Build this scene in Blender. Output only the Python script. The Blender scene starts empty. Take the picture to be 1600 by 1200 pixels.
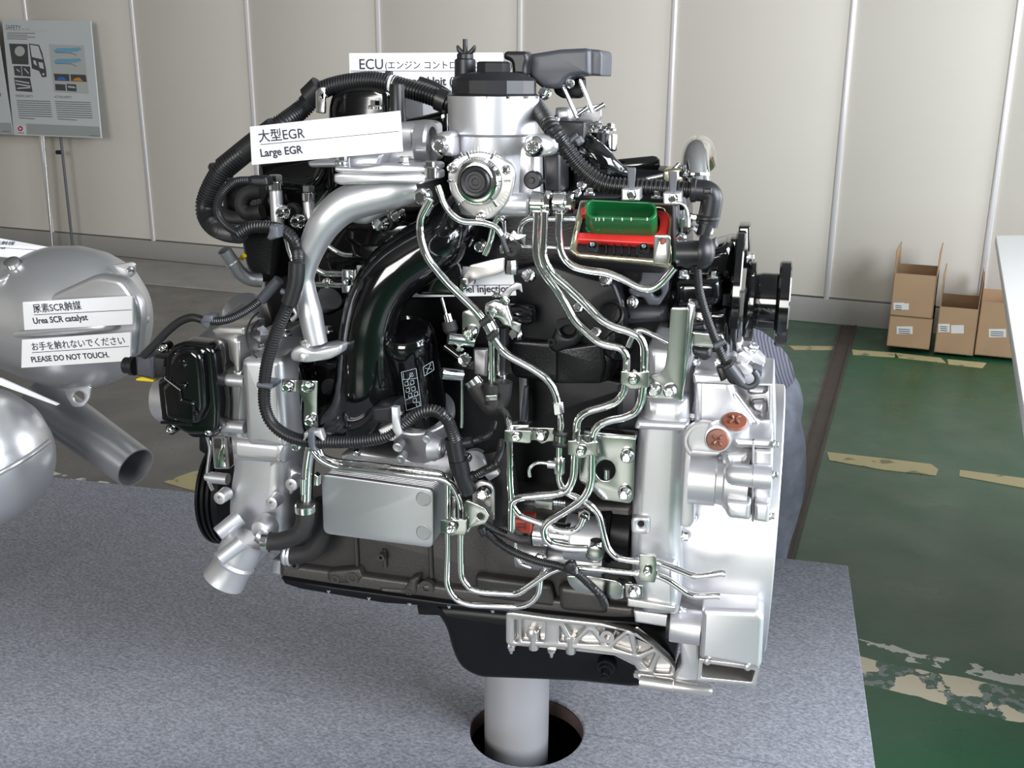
import bpy, bmesh, math, random
from mathutils import Vector, Matrix, Quaternion
from mathutils.geometry import intersect_line_plane
random.seed(7)
R = math.radians
scene = bpy.context.scene
COL = scene.collection

# ------------------------------------------------------------------ camera
FPX = 1600.0
CAM = Vector((0, 0, 1.5))
PITCH, ROLL = 16.5, 0.34
cd = bpy.data.cameras.new('camera'); cam = bpy.data.objects.new('camera', cd); COL.objects.link(cam)
cd.sensor_width = 36; cd.lens = 36.0 * FPX / 1600; cd.clip_start = 0.02; cd.clip_end = 100
MC = Matrix.Rotation(R(90 - PITCH), 3, 'X') @ Matrix.Rotation(R(ROLL), 3, 'Z')
cam.matrix_world = Matrix.Translation(CAM) @ MC.to_4x4()
scene.camera = cam

# ------------------------------------------------------------------ light
w = bpy.data.worlds.new('world'); scene.world = w; w.use_nodes = True
wb = w.node_tree.nodes['Background']; wb.inputs[0].default_value = (0.80, 0.87, 1.0, 1); wb.inputs[1].default_value = WORLD_S = 0.55
def area(name, loc, target, sx, sy, power, col):
    l = bpy.data.lights.new(name, 'AREA'); l.shape = 'RECTANGLE'; l.size = sx; l.size_y = sy; l.energy = power; l.color = col
    o = bpy.data.objects.new(name, l); COL.objects.link(o); o.location = loc
    o.rotation_euler = (Vector(target) - Vector(loc)).to_track_quat('-Z', 'Y').to_euler()
    return o
area('door_daylight', (3.4, -0.9, 2.7), (0.15, 1.6, 0.9), 2.8, 2.8, 185, (0.86, 0.92, 1.0))
area('side_daylight', (7.5, 3.4, 2.6), (0.0, 4.5, 1.0), 4.5, 3.6, 200, (0.95, 0.97, 1.0))
area('front_fill', (-2.6, -5.3, 2.6), (0.0, 3.5, 1.2), 3.0, 2.4, 150, (1.0, 0.98, 0.95))  # added frontal fill lamp behind the camera; the front wall has no opening
scene.view_settings.view_transform = 'Standard'; scene.view_settings.look = 'None'
scene.view_settings.gamma = 1; scene.view_settings.use_curve_mapping = False
scene.view_settings.exposure = 1.6

# ------------------------------------------------------------------ pixels -> places
def ray(px, py):
    return (MC @ Vector(((px - 800) / FPX, (600 - py) / FPX, -1))).normalized()
class Plane:
    def __init__(s, o, u, n):                       # n points to the viewer side
        s.o = Vector(o); s.n = Vector(n).normalized(); u = Vector(u); s.u = (u - s.n * u.dot(s.n)).normalized(); s.v = s.n.cross(s.u)
    def hit(s, px, py):
        d = ray(px, py); return CAM + d * ((s.o - CAM).dot(s.n) / d.dot(s.n))
    def uv(s, px, py):
        q = s.hit(px, py) - s.o; return (q.dot(s.u), q.dot(s.v))
def G(px, py, z=0.0):
    d = ray(px, py); return CAM + d * ((z - CAM.z) / d.z)
STAGE_Z = 0.5
YAW = R(-14.1)
EX = Vector((math.cos(YAW), math.sin(YAW), 0)); EY = Vector((-math.sin(YAW), math.cos(YAW), 0)); EZ = Vector((0, 0, 1))
ORG = G(807, 1135, STAGE_Z); ORG.z = 0
def PY(Y): return Plane(ORG + EY * Y, EX, -EY)
def P(px, py, Y): return PY(Y).hit(px, py)
def S(px, py, Y):
    return (P(px, py, Y) - CAM).dot(MC @ Vector((0, 0, -1))) / FPX
AX = {'F': -EY, 'B': EY, 'U': EZ, 'D': -EZ, 'R': EX, 'L': -EX}
def dirv(a):
    if isinstance(a, str): return AX[a]
    return (EX * a[0] + EY * a[1] + EZ * a[2]).normalized()

# ------------------------------------------------------------------ materials
M = {}
def mat(name, col, metal=0.0, rough=0.5, bump=0.0, bscale=300, coat=0.0, spec=0.5, vary=0.0, vscale=8):
    m = bpy.data.materials.new(name); m.use_nodes = True; nt = m.node_tree; b = nt.nodes['Principled BSDF']
    b.inputs['Base Color'].default_value = (*col, 1); b.inputs['Metallic'].default_value = metal
    b.inputs['Roughness'].default_value = rough; b.inputs['Specular IOR Level'].default_value = spec
    b.inputs['Coat Weight'].default_value = coat; b.inputs['Coat Roughness'].default_value = 0.05
    tc = nt.nodes.new('ShaderNodeTexCoord')
    if bump:
        n = nt.nodes.new('ShaderNodeTexNoise'); n.inputs['Scale'].default_value = bscale; n.inputs['Detail'].default_value = 3
        nt.links.new(tc.outputs['Object'], n.inputs['Vector'])
        bp = nt.nodes.new('ShaderNodeBump'); bp.inputs['Strength'].default_value = bump; bp.inputs['Distance'].default_value = 0.001
        nt.links.new(n.outputs['Fac'], bp.inputs['Height']); nt.links.new(bp.outputs['Normal'], b.inputs['Normal'])
    if vary:
        n = nt.nodes.new('ShaderNodeTexNoise'); n.inputs['Scale'].default_value = vscale; n.inputs['Detail'].default_value = 5
        nt.links.new(tc.outputs['Object'], n.inputs['Vector'])
        r = nt.nodes.new('ShaderNodeValToRGB'); e = r.color_ramp.elements
        e[0].position = 0.3; e[1].position = 0.7
        e[0].color = (*[c * (1 - vary) for c in col], 1); e[1].color = (*[min(1, c * (1 + vary)) for c in col], 1)
        nt.links.new(n.outputs['Fac'], r.inputs['Fac']); nt.links.new(r.outputs['Color'], b.inputs['Base Color'])
    M[name] = m; return m
mat('alu', (0.58, 0.58, 0.60), 0.80, 0.38, 0.10, 900)
mat('alu_dark', (0.33, 0.33, 0.34), 0.85, 0.38, 0.10, 600)
mat('alu_machined', (0.56, 0.545, 0.53), 0.85, 0.30, 0.05, 500)
mat('silver_paint', (0.40, 0.41, 0.425), 0.75, 0.34, 0.04, 700)
mat('tank_silver', (0.56, 0.565, 0.58), 0.78, 0.33, 0.04, 700)
mat('chrome', (0.86, 0.85, 0.84), 1.0, 0.07)
mat('chrome_soft', (0.80, 0.80, 0.80), 1.0, 0.17)
mat('zinc', (0.46, 0.47, 0.45), 1.0, 0.20, 0.04, 800)
mat('brass_zinc', (0.66, 0.62, 0.44), 1.0, 0.24)
mat('gloss_black', (0.003, 0.003, 0.0035), 0.0, 0.10, coat=0.3)
mat('satin_black', (0.004, 0.0043, 0.0055), 0.0, 0.36, spec=0.22)
mat('cast_black', (0.004, 0.004, 0.005), 0.0, 0.28, 0.25, 350, spec=0.3)
mat('plastic_black', (0.010, 0.010, 0.012), 0.0, 0.40, spec=0.4)
mat('plastic_grey', (0.040, 0.042, 0.052), 0.0, 0.45)
mat('tie_grey', (0.065, 0.07, 0.082), 0.0, 0.45)
mat('conduit', (0.011, 0.011, 0.012), 0.0, 0.38, spec=0.45)
mat('rubber', (0.012, 0.011, 0.011), 0.0, 0.62, 0.2, 500)
mat('cast_iron', (0.050, 0.047, 0.045), 0.35, 0.42, 0.35, 250)
mat('green', (0.006, 0.10, 0.026), 0.0, 0.32)
mat('red', (0.50, 0.02, 0.016), 0.0, 0.38)
mat('red_brown', (0.36, 0.05, 0.03), 0.0, 0.4)
mat('cap_brown', (0.165, 0.052, 0.030), 0.0, 0.45)
mat('yellow', (0.62, 0.46, 0.01), 0.0, 0.4)
mat('card_white', (0.74, 0.74, 0.76), 0.0, 0.45)
mat('ink', (0.02, 0.02, 0.04), 0.0, 0.6)
mat('print_white', (0.55, 0.65, 0.72), 0.0, 0.5)
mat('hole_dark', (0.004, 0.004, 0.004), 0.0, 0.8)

# ------------------------------------------------------------------ object helpers
ROOTW = {}
def thing(name, label, cat, loc, group=None, yaw=YAW):
    o = bpy.data.objects.new(name, None); COL.objects.link(o); o.empty_display_size = 0.05
    mw = Matrix.Translation(loc) @ Matrix.Rotation(yaw, 4, 'Z'); o.matrix_world = mw; ROOTW[o] = mw
    o['label'] = label; o['category'] = cat
    if group: o['group'] = group
    return o
def wm(o):
    while o is not None:
        if o in ROOTW: return ROOTW[o]
        o = o.parent
    return Matrix.Identity(4)
def finish(name, me, mt, par=None, lab=None, kind=None, smooth=32):
    if par is not None:
        me.transform(wm(par).inverted())
    if smooth is not None:
        me.shade_smooth()
        me.set_sharp_from_angle(angle=R(smooth))
    me.name = name
    me.materials.clear(); me.materials.append(M[mt] if isinstance(mt, str) else mt)
    o = bpy.data.objects.new(name, me); COL.objects.link(o)
    if par is not None: o.parent = par
    if lab: o['label'] = lab
    if kind: o['kind'] = kind
    return o
def tag(o, label, cat=None, kind=None, group=None):
    if label: o['label'] = label
    if cat: o['category'] = cat
    if kind: o['kind'] = kind
    if group: o['group'] = group
    return o
def bm_mesh(bm):
    me = bpy.data.meshes.new('m'); bm.normal_update(); bm.to_mesh(me); bm.free(); return me
def roundpoly(pts, r, n=4):
    if not r: return pts
    out = []; N = len(pts)
    for i in range(N):
        a, b, c = Vector(pts[i - 1]), Vector(pts[i]), Vector(pts[(i + 1) % N])
        rr = min(r, (a - b).length * 0.48, (c - b).length * 0.48)
        p = b + (a - b).normalized() * rr; q = b + (c - b).normalized() * rr
        for k in range(n + 1):
            t = k / n; out.append(tuple(p * (1 - t) ** 2 + b * 2 * t * (1 - t) + q * t * t))
    return out
def circ(x, y, r, ry=None, n=20):
    ry = ry or r
    return [(x + r * math.cos(2 * math.pi * k / n), y + ry * math.sin(2 * math.pi * k / n)) for k in range(n)]
def rect(x0, y0, x1, y1): return [(x0, y0), (x1, y0), (x1, y1), (x0, y1)]
def uvslab(pl, polys, th, bev=0.0, bres=2):
    """polys in plane metres; front face on the plane, thickness th behind it"""
    c = bpy.data.curves.new('c', 'CURVE'); c.dimensions = '2D'; c.fill_mode = 'BOTH'
    for pts in polys:
        s = c.splines.new('POLY'); s.points.add(len(pts) - 1)
        for p, q in zip(s.points, pts): p.co = (q[0], q[1], 0, 1)
        s.use_cyclic_u = True
    bev = min(bev, th * 0.49)
    c.extrude = th / 2 - bev
    if bev > 0: c.bevel_depth = bev; c.bevel_resolution = bres; c.offset = -bev
    o = bpy.data.objects.new('c', c); me = bpy.data.meshes.new_from_object(o)
    bpy.data.objects.remove(o); bpy.data.curves.remove(c)
    bm = bmesh.new(); bm.from_mesh(me); bpy.data.meshes.remove(me)
    bmesh.ops.remove_doubles(bm, verts=bm.verts, dist=1e-6)
    bmesh.ops.recalc_face_normals(bm, faces=bm.faces)
    me = bm_mesh(bm)
    mx = Matrix((pl.u, pl.v, pl.n)).transposed().to_4x4(); mx.translation = pl.o - pl.n * (th / 2)
    me.transform(mx); return me
def slab(name, mt, pts, Y, th, bev=0.0, r=0, holes=(), par=None, lab=None, kind=None, bres=2, smooth=32):
    pl = Y if isinstance(Y, Plane) else PY(Y)
    polys = [[pl.uv(*q) for q in roundpoly(p, rr)] for p, rr in [(pts, r)] + [(h, 0) if not isinstance(h, tuple) else h for h in holes]]
    return finish(name, uvslab(pl, polys, th, bev, bres), mt, par, lab, kind, smooth)
def sweep_bm(bm, path, radii, seg=12, cap=True):
    n = len(path); T = []
    for i in range(n):
        t = path[min(i + 1, n - 1)] - path[max(i - 1, 0)]; T.append(t.normalized())
    nrm = T[0].orthogonal().normalized(); rings = []
    for i in range(n):
        if i:
            q = T[i - 1].rotation_difference(T[i]); nrm = (q @ nrm); nrm = (nrm - T[i] * nrm.dot(T[i])).normalized()
        b = T[i].cross(nrm)
        rings.append([bm.verts.new(path[i] + (nrm * math.cos(2 * math.pi * k / seg) + b * math.sin(2 * math.pi * k / seg)) * radii[i]) for k in range(seg)])
    for i in range(n - 1):
        for k in range(seg):
            bm.faces.new((rings[i][k], rings[i][(k + 1) % seg], rings[i + 1][(k + 1) % seg], rings[i + 1][k]))
    if cap: bm.faces.new(rings[0][::-1]); bm.faces.new(rings[-1])
    return rings
def fillet(pts, rad, fr, n=5):
    """pts world vectors, rad radii list; corners rounded with quadratic arcs"""
    out = [pts[0]]; ro = [rad[0]]
    for i in range(1, len(pts) - 1):
        a, b, c = pts[i - 1], pts[i], pts[i + 1]
        d = min(fr, (a - b).length * 0.49, (c - b).length * 0.49)
        p = b + (a - b).normalized() * d; q = b + (c - b).normalized() * d
        for k in range(n + 1):
            t = k / n; out.append(p * (1 - t) ** 2 + b * 2 * t * (1 - t) + q * t * t); ro.append(rad[i])
    out.append(pts[-1]); ro.append(rad[-1]); return out, ro
def catmull(pts, rad, n=6):
    out = []; ro = []; N = len(pts)
    for i in range(N - 1):
        p0, p1, p2, p3 = pts[max(i - 1, 0)], pts[i], pts[i + 1], pts[min(i + 2, N - 1)]
        for k in range(n):
            t = k / n
            out.append(0.5 * ((2 * p1) + (p2 - p0) * t + (2 * p0 - 5 * p1 + 4 * p2 - p3) * t * t + (3 * p1 - p0 - 3 * p2 + p3) * t ** 3))
            ro.append(rad[i] * (1 - t) + rad[i + 1] * t)
    out.append(pts[-1]); ro.append(rad[-1]); return out, ro
def resample(path, rad, step):
    L = [0]
    for a, b in zip(path, path[1:]): L.append(L[-1] + (b - a).length)
    n = max(2, int(L[-1] / step)); out = []; ro = []; j = 0
    for i in range(n + 1):
        s = L[-1] * i / n
        while j < len(L) - 2 and L[j + 1] < s: j += 1
        t = (s - L[j]) / max(L[j + 1] - L[j], 1e-9)
        out.append(path[j].lerp(path[j + 1], t)); ro.append(rad[j] * (1 - t) + rad[j + 1] * t)
    return out, ro
def ppts(pts, Y0, r):
    """pts: (px,py[,Y[,rpx]])"""
    W = []; RR = []; Y = Y0; rp = r
    for p in pts:
        if len(p) > 2 and p[2] is not None: Y = p[2]
        if len(p) > 3: rp = p[3]
        W.append(P(p[0], p[1], Y)); RR.append(rp * S(p[0], p[1], Y))
    return W, RR
def tube(name, mt, pts, Y, r, par=None, fr=20, lab=None, curve=False, seg=12, open_end=0, wall=0.82):
    W, RR = ppts(pts, Y, r)
    if curve: path, rad = catmull(W, RR)
    else: path, rad = fillet(W, RR, fr * S(pts[0][0], pts[0][1], Y))
    bm = bmesh.new()
    rg = sweep_bm(bm, path, rad, seg, cap=not open_end)
    if open_end:
        ends = [(1, open_end == 2 or open_end == 1), (0, open_end == 2 or open_end == -1)]
        for last, op in ends:
            i = len(path) - 1 if last else 0; t = (path[i] - path[i - 1 if last else 1]).normalized()
            ring = rg[-1] if last else rg[0]; c = path[i]
            if op:
                inner = [bm.verts.new(c + (v.co - c) * wall) for v in ring]
                deep = [bm.verts.new(c + (v.co - c) * (wall - .02) - t * rad[i] * 2.2) for v in ring]
                for k in range(seg):
                    bm.faces.new((ring[k], ring[(k + 1) % seg], inner[(k + 1) % seg], inner[k]))
                    bm.faces.new((inner[k], inner[(k + 1) % seg], deep[(k + 1) % seg], deep[k]))
                bm.faces.new(deep)
            else: bm.faces.new(ring)
        bmesh.ops.recalc_face_normals(bm, faces=bm.faces)
    return finish(name, bm_mesh(bm), mt, par, lab, smooth=50)
def conduit(name, pts, Y, r, par=None, pitch=5.0, depth=0.14, mt='conduit', lab=None, seg=14):
    W, RR = ppts(pts, Y, r); path, rad = catmull(W, RR)
    s = pitch * S(pts[0][0], pts[0][1], Y) / 4
    path, rad = resample(path, rad, s)
    pat = (1, 1, 1 - depth, 1 - depth); bm = bmesh.new()
    sweep_bm(bm, path, [q * pat[i % 4] for i, q in enumerate(rad)], seg)
    return finish(name, bm_mesh(bm), mt, par, lab, smooth=40)
def lathe_me(c, ax, prof, seg=32, flats=None, rot=0.0):
    ax = ax.normalized(); a = ax.orthogonal().normalized()
    if abs(ax.z) < 0.9: a = (EZ - ax * EZ.dot(ax)).normalized()
    b = ax.cross(a); bm = bmesh.new(); rings = []
    for t, r in prof:
        if r < 1e-6: rings.append([bm.verts.new(c + ax * t)])
        else: rings.append([bm.verts.new(c + ax * t + (a * math.cos(2 * math.pi * k / seg + rot) + b * math.sin(2 * math.pi * k / seg + rot)) * r) for k in range(seg)])
    for A, B in zip(rings, rings[1:]):
        if len(A) == 1 and len(B) == 1: continue
        for k in range(seg):
            k2 = (k + 1) % seg
            if len(A) == 1: bm.faces.new((A[0], B[k2], B[k]))
            elif len(B) == 1: bm.faces.new((A[k], A[k2], B[0]))
            else: bm.faces.new((A[k], A[k2], B[k2], B[k]))
    for rg, f in ((rings[0], 1), (rings[-1], 0)):
        if len(rg) > 1: bm.faces.new(rg if f else rg[::-1])
    bmesh.ops.recalc_face_normals(bm, faces=bm.faces)
    return bm_mesh(bm)
def lathe(name, mt, c, ax, prof, par=None, lab=None, seg=32, rot=0.0, smooth=32):
    """c=(px,py,Y); prof in pixels at c"""
    s = S(*c); me = lathe_me(P(*c), dirv(ax), [(t * s, r * s) for t, r in prof], seg, rot=rot)
    return finish(name, me, mt, par, lab, smooth=smooth)
def cylx(name, mt, y, Y, prof, par=None, lab=None, seg=36, smooth=32):
    """turned along the engine axis; prof = (px x, r px); y = pixel row at the first x"""
    x0 = prof[0][0]; c = P(x0, y, Y); s = S(x0, y, Y); pl = PY(Y)
    pr = [((P(x, y, Y) - c).dot(EX), r * s) for x, r in prof]
    return finish(name, lathe_me(c, EX, pr, seg), mt, par, lab, smooth=smooth)
def cup(name, mt, c, ax, r, L, wall, par=None, lab=None, seg=24):
    """open pipe stub: c = mouth"""
    return lathe(name, mt, c, ax, [(-L, r), (0, r), (0, r - wall), (-L * 0.8, r - wall), (-L * 0.8, 0)], par, lab, seg)
# bolts share three meshes
def _bolt_mesh(kind):
    bm = bmesh.new()
    def ring(n, r, z, rot=0.0): return [bm.verts.new((r * math.cos(2 * math.pi * k / n + rot), r * math.sin(2 * math.pi * k / n + rot), z)) for k in range(n)]
    def band(A, B):
        n = len(A)
        for k in range(n): bm.faces.new((A[k], A[(k + 1) % n], B[(k + 1) % n], B[k]))
    def stack(lv, n, rot=0.0):
        rg = [ring(n, r, z, rot) for r, z in lv]
        bm.faces.new(rg[0][::-1])
        for A, B in zip(rg, rg[1:]): band(A, B)
        bm.faces.new(rg[-1])
    if kind == 'hex':
        stack([(1, -0.2), (1, 0.12), (0.86, 0.3), (0.7, 0.34)], 20); stack([(0.74, 0.2), (0.74, 0.92), (0.62, 1.02)], 6); stack([(0.5, 1.0), (0.5, 1.04), (0.42, 1.0)], 12)
    elif kind == 'dome':
        stack([(1, -0.2), (1, 0.2), (0.95, 0.34), (0.84, 0.5), (0.78, 0.8), (0.66, 1.0), (0.55, 1.04), (0.5, 0.98)], 20)
        for k in range(8):
            a = 2 * math.pi * k / 8; c = Vector((0.36 * math.cos(a), 0.36 * math.sin(a), 0.98))
            q = [bm.verts.new(c + Vector((dx * 0.06, dy * 0.06, dz * 0.05))) for dz in (0, 1) for dx, dy in ((-1, -1), (1, -1), (1, 1), (-1, 1))]
            bm.faces.new(q[4:])
            for j in range(4): bm.faces.new((q[j], q[(j + 1) % 4], q[4 + (j + 1) % 4], q[4 + j]))
    elif kind == 'stud':
        stack([(1, -0.2), (1, 0.25), (0.9, 0.3)], 20); stack([(0.75, 0.2), (0.75, 0.9), (0.65, 1.0)], 6); stack([(0.42, 0.9), (0.42, 1.6), (0.34, 1.75)], 12)
    elif kind == 'plug':
        stack([(1, -0.4), (1, 0.5), (0.85, 0.62), (0.6, 0.62), (0.5, 0.4)], 20)
    me = bpy.data.meshes.new('bolt_' + kind); bmesh.ops.recalc_face_normals(bm, faces=bm.faces); bm.to_mesh(me); bm.free()
    me.shade_smooth(); me.set_sharp_from_angle(angle=R(35)); return me
BM = {}
def bolt(px, py, Y, r, par, ax='F', kind='hex', mt='chrome_soft', name='bolt'):
    key = (kind, mt)
    if key not in BM: BM[key] = _bolt_mesh(kind); BM[key].materials.append(M[mt])
    o = bpy.data.objects.new(name, BM[key]); COL.objects.link(o); o.parent = par
    d = dirv(ax); q = d.to_track_quat('Z', 'Y') @ Quaternion((0, 0, 1), random.uniform(0, 1)); s = r * S(px, py, Y)
    mx = Matrix.Translation(P(px, py, Y)) @ q.to_matrix().to_4x4() @ Matrix.Diagonal((s, s, s, 1))
    mx = wm(par).inverted() @ mx; o.matrix_local = mx
    return o
def bolts(lst, Y, par, ax='F', kind='hex', mt='chrome_soft'):
    for b in lst: bolt(b[0], b[1], Y if len(b) < 4 else b[3], b[2], par, ax, kind, mt)
def text(s, pl, p0, p1, mt, par, name='lettering', lift=0.0004, sx=1.0, fit=True, size=None, bold=False):
    """s written on plane pl from pixel p0 to pixel p1 along its baseline"""
    f = bpy.data.curves.new('f', 'FONT'); f.body = s; f.extrude = 0.0; f.resolution_u = 3; f.offset = 0.024 if bold else 0.010
    o = bpy.data.objects.new('f', f); me = bpy.data.meshes.new_from_object(o); bpy.data.objects.remove(o); bpy.data.curves.remove(f)
    x0 = min(v.co.x for v in me.vertices); x1 = max(v.co.x for v in me.vertices)
    a = pl.hit(*p0); b = pl.hit(*p1); u = (b - a).normalized(); v = pl.n.cross(u); k = (b - a).length / (x1 - x0); ky = k if size is None else size * k
    for vt in me.vertices: vt.co = a + u * ((vt.co.x - x0) * k) + v * (vt.co.y * ky) + pl.n * lift
    return finish(name, me, mt, par, smooth=None)
def line(pl, p0, p1, wpx, mt, par, name='rule', lift=0.0003):
    a, b = pl.hit(*p0), pl.hit(*p1); u = (b - a).normalized(); v = pl.n.cross(u); wd = wpx * (a - CAM).length / FPX / 2
    bm = bmesh.new(); bm.faces.new([bm.verts.new(q + pl.n * lift) for q in (a - v * wd, b - v * wd, b + v * wd, a + v * wd)])
    return finish(name, bm_mesh(bm), mt, par, smooth=None)
def flat(pl, pts, mt, par, name='print', lift=0.0003):
    bm = bmesh.new(); vs = [bm.verts.new(pl.hit(*q) + pl.n * lift) for q in pts]; f = bm.faces.new(vs)
    f.normal_update()
    if f.normal.dot(pl.n) < 0: f.normal_flip()
    return finish(name, bm_mesh(bm), mt, par, smooth=None)
def boxw(name, mt, lo, hi, par=None, lab=None, kind=None, bev=0.0, frame=True):
    """box in frame coordinates (x right, y away, z up) about the pole foot"""
    bm = bmesh.new(); bmesh.ops.create_cube(bm, size=1)
    for v in bm.verts:
        q = [lo[i] + (v.co[i] + 0.5) * (hi[i] - lo[i]) for i in range(3)]
        v.co = ORG + EX * q[0] + EY * q[1] + EZ * q[2] if frame else Vector(q)
    if bev: bmesh.ops.bevel(bm, geom=list(bm.edges), offset=bev, segments=2, affect='EDGES')
    return finish(name, bm_mesh(bm), mt, par, lab, kind)
def fr(v):
    q = Vector(v) - ORG; return (q.dot(EX), q.dot(EY), q.z)
def FR(x, y, z): return ORG + EX * x + EY * y + EZ * z

# ================================================================== THE SETTING
WA, WB = G(243, 405), G(1370, 512)
WD = (WB - WA).normalized(); WN = WD.cross(EZ); WN = WN if WN.y < 0 else -WN
WALL = Plane(WA, WD, WN)
def W3(s, h, out=0.0): return WA + WD * s + EZ * h + WN * out
def wallslab(name, mt, s0, s1, z0, z1, out, th, par=None, lab=None, kind=None, bev=0.0):
    pl = Plane(W3(0, 0, out), WD, WN)
    return finish(name, uvslab(pl, [[(s0, z0), (s1, z0), (s1, z1), (s0, z1)]], th, bev, 1), mt, par, lab, kind)
mat('wall_cloth', (0.57, 0.535, 0.475), 0.0, 0.75, 0.15, 500, vary=0.02, vscale=1.2)
mat('skirting_grey', (0.30, 0.29, 0.27), 0.0, 0.5)
mat('strip_alu', (0.80, 0.78, 0.80), 0.5, 0.3)
mat('front_wall', (0.16, 0.16, 0.155), 0.0, 0.8)
mat('ceiling_grey', (0.22, 0.22, 0.22), 0.0, 0.8)
def floor_material():
    m = bpy.data.materials.new('floor_paint'); m.use_nodes = True; nt = m.node_tree; b = nt.nodes['Principled BSDF']; L = nt.links.new
    tc = nt.nodes.new('ShaderNodeTexCoord')
    def noise(sc, det=5, w=None):
        n = nt.nodes.new('ShaderNodeTexNoise'); n.inputs['Scale'].default_value = sc; n.inputs['Detail'].default_value = det; L((w or tc.outputs['Object']), n.inputs['Vector']); return n.outputs['Fac']
    def ramp(s, a, c, ca=(0, 0, 0, 1), cc=(1, 1, 1, 1)):
        r = nt.nodes.new('ShaderNodeValToRGB'); e = r.color_ramp.elements; e[0].position = a; e[1].position = c; e[0].color = ca; e[1].color = cc; L(s, r.inputs['Fac']); return r.outputs['Color']
    def mix(f, a, c):
        x = nt.nodes.new('ShaderNodeMix'); x.data_type = 'RGBA'
        if isinstance(f, float): x.inputs['Factor'].default_value = f
        else: L(f, x.inputs['Factor'])
        for s, i in ((a, 6), (c, 7)):
            if isinstance(s, tuple): x.inputs[i].default_value = s
            else: L(s, x.inputs[i])
        return x.outputs[2]
    def mth(op, a, c=None):
        x = nt.nodes.new('ShaderNodeMath'); x.operation = op
        for s, i in ((a, 0), (c, 1)):
            if s is None: continue
            if isinstance(s, (int, float)): x.inputs[i].default_value = s
            else: L(s, x.inputs[i])
        return x.outputs[0]
    sep = nt.nodes.new('ShaderNodeSeparateXYZ'); L(tc.outputs['Object'], sep.inputs[0]); X, Y = sep.outputs[0], sep.outputs[1]
    green = ramp(noise(1.3), 0.3, 0.75, (0.006, 0.052, 0.020, 1), (0.010, 0.080, 0.032, 1))
    dirt = ramp(noise(7, 8), 0.52, 0.75)
    base = mix(mth('MULTIPLY', dirt, 0.35), green, (0.05, 0.055, 0.045, 1))
    # worn grey concrete to the left of the hall, ragged edge
    wob = mth('ADD', mth('MULTIPLY', noise(2.2, 6), 0.9), mth('ADD', X, mth('MULTIPLY', Y, -0.55)))
    worn = ramp(mth('ADD', mth('MULTIPLY', wob, -0.4), -0.05), 0.55, 0.9)
    base = mix(worn, base, ramp(noise(3, 6), 0.3, 0.7, (0.085, 0.078, 0.070, 1), (0.135, 0.125, 0.112, 1)))
    # peeled band at the right, along a line of the floor
    a, c = G(1350, 1050), G(1600, 1105); d = (c - a).normalized(); nn = Vector((-d.y, d.x, 0))
    dist = mth('ADD', mth('ADD', mth('MULTIPLY', X, nn.x), mth('MULTIPLY', Y, nn.y)), -nn.dot(a))
    inband = mth('LESS_THAN', mth('ABSOLUTE', mth('ADD', dist, mth('MULTIPLY', mth('ADD', noise(5), -0.5), 0.10))), 0.075)
    peel = mth('MULTIPLY', inband, mth('GREATER_THAN', noise(9, 9), 0.50))
    base = mix(inband, base, mix(mth('GREATER_THAN', noise(40, 6), 0.52), (0.03, 0.09, 0.055, 1), (0.16, 0.19, 0.18, 1)))
    base = mix(peel, base, (0.60, 0.52, 0.38, 1))
    band2 = mth('LESS_THAN', mth('ABSOLUTE', mth('ADD', mth('ADD', dist, -0.135), mth('MULTIPLY', mth('ADD', noise(6), -0.5), 0.10))), 0.03)
    peel2 = mth('MULTIPLY', band2, mth('GREATER_THAN', noise(13, 9), 0.50))
    base = mix(peel2, base, (0.50, 0.50, 0.46, 1))
    L(base, b.inputs['Base Color'])
    L(ramp(noise(4, 6), 0.3, 0.7, (0.24,) * 3 + (1,), (0.40,) * 3 + (1,)), b.inputs['Roughness'])
    bp = nt.nodes.new('ShaderNodeBump'); bp.inputs['Strength'].default_value = 0.12; bp.inputs['Distance'].default_value = 0.004
    L(noise(25, 4), bp.inputs['Height']); L(bp.outputs['Normal'], b.inputs['Normal'])
    M['floor_paint'] = m
floor_material()
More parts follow.
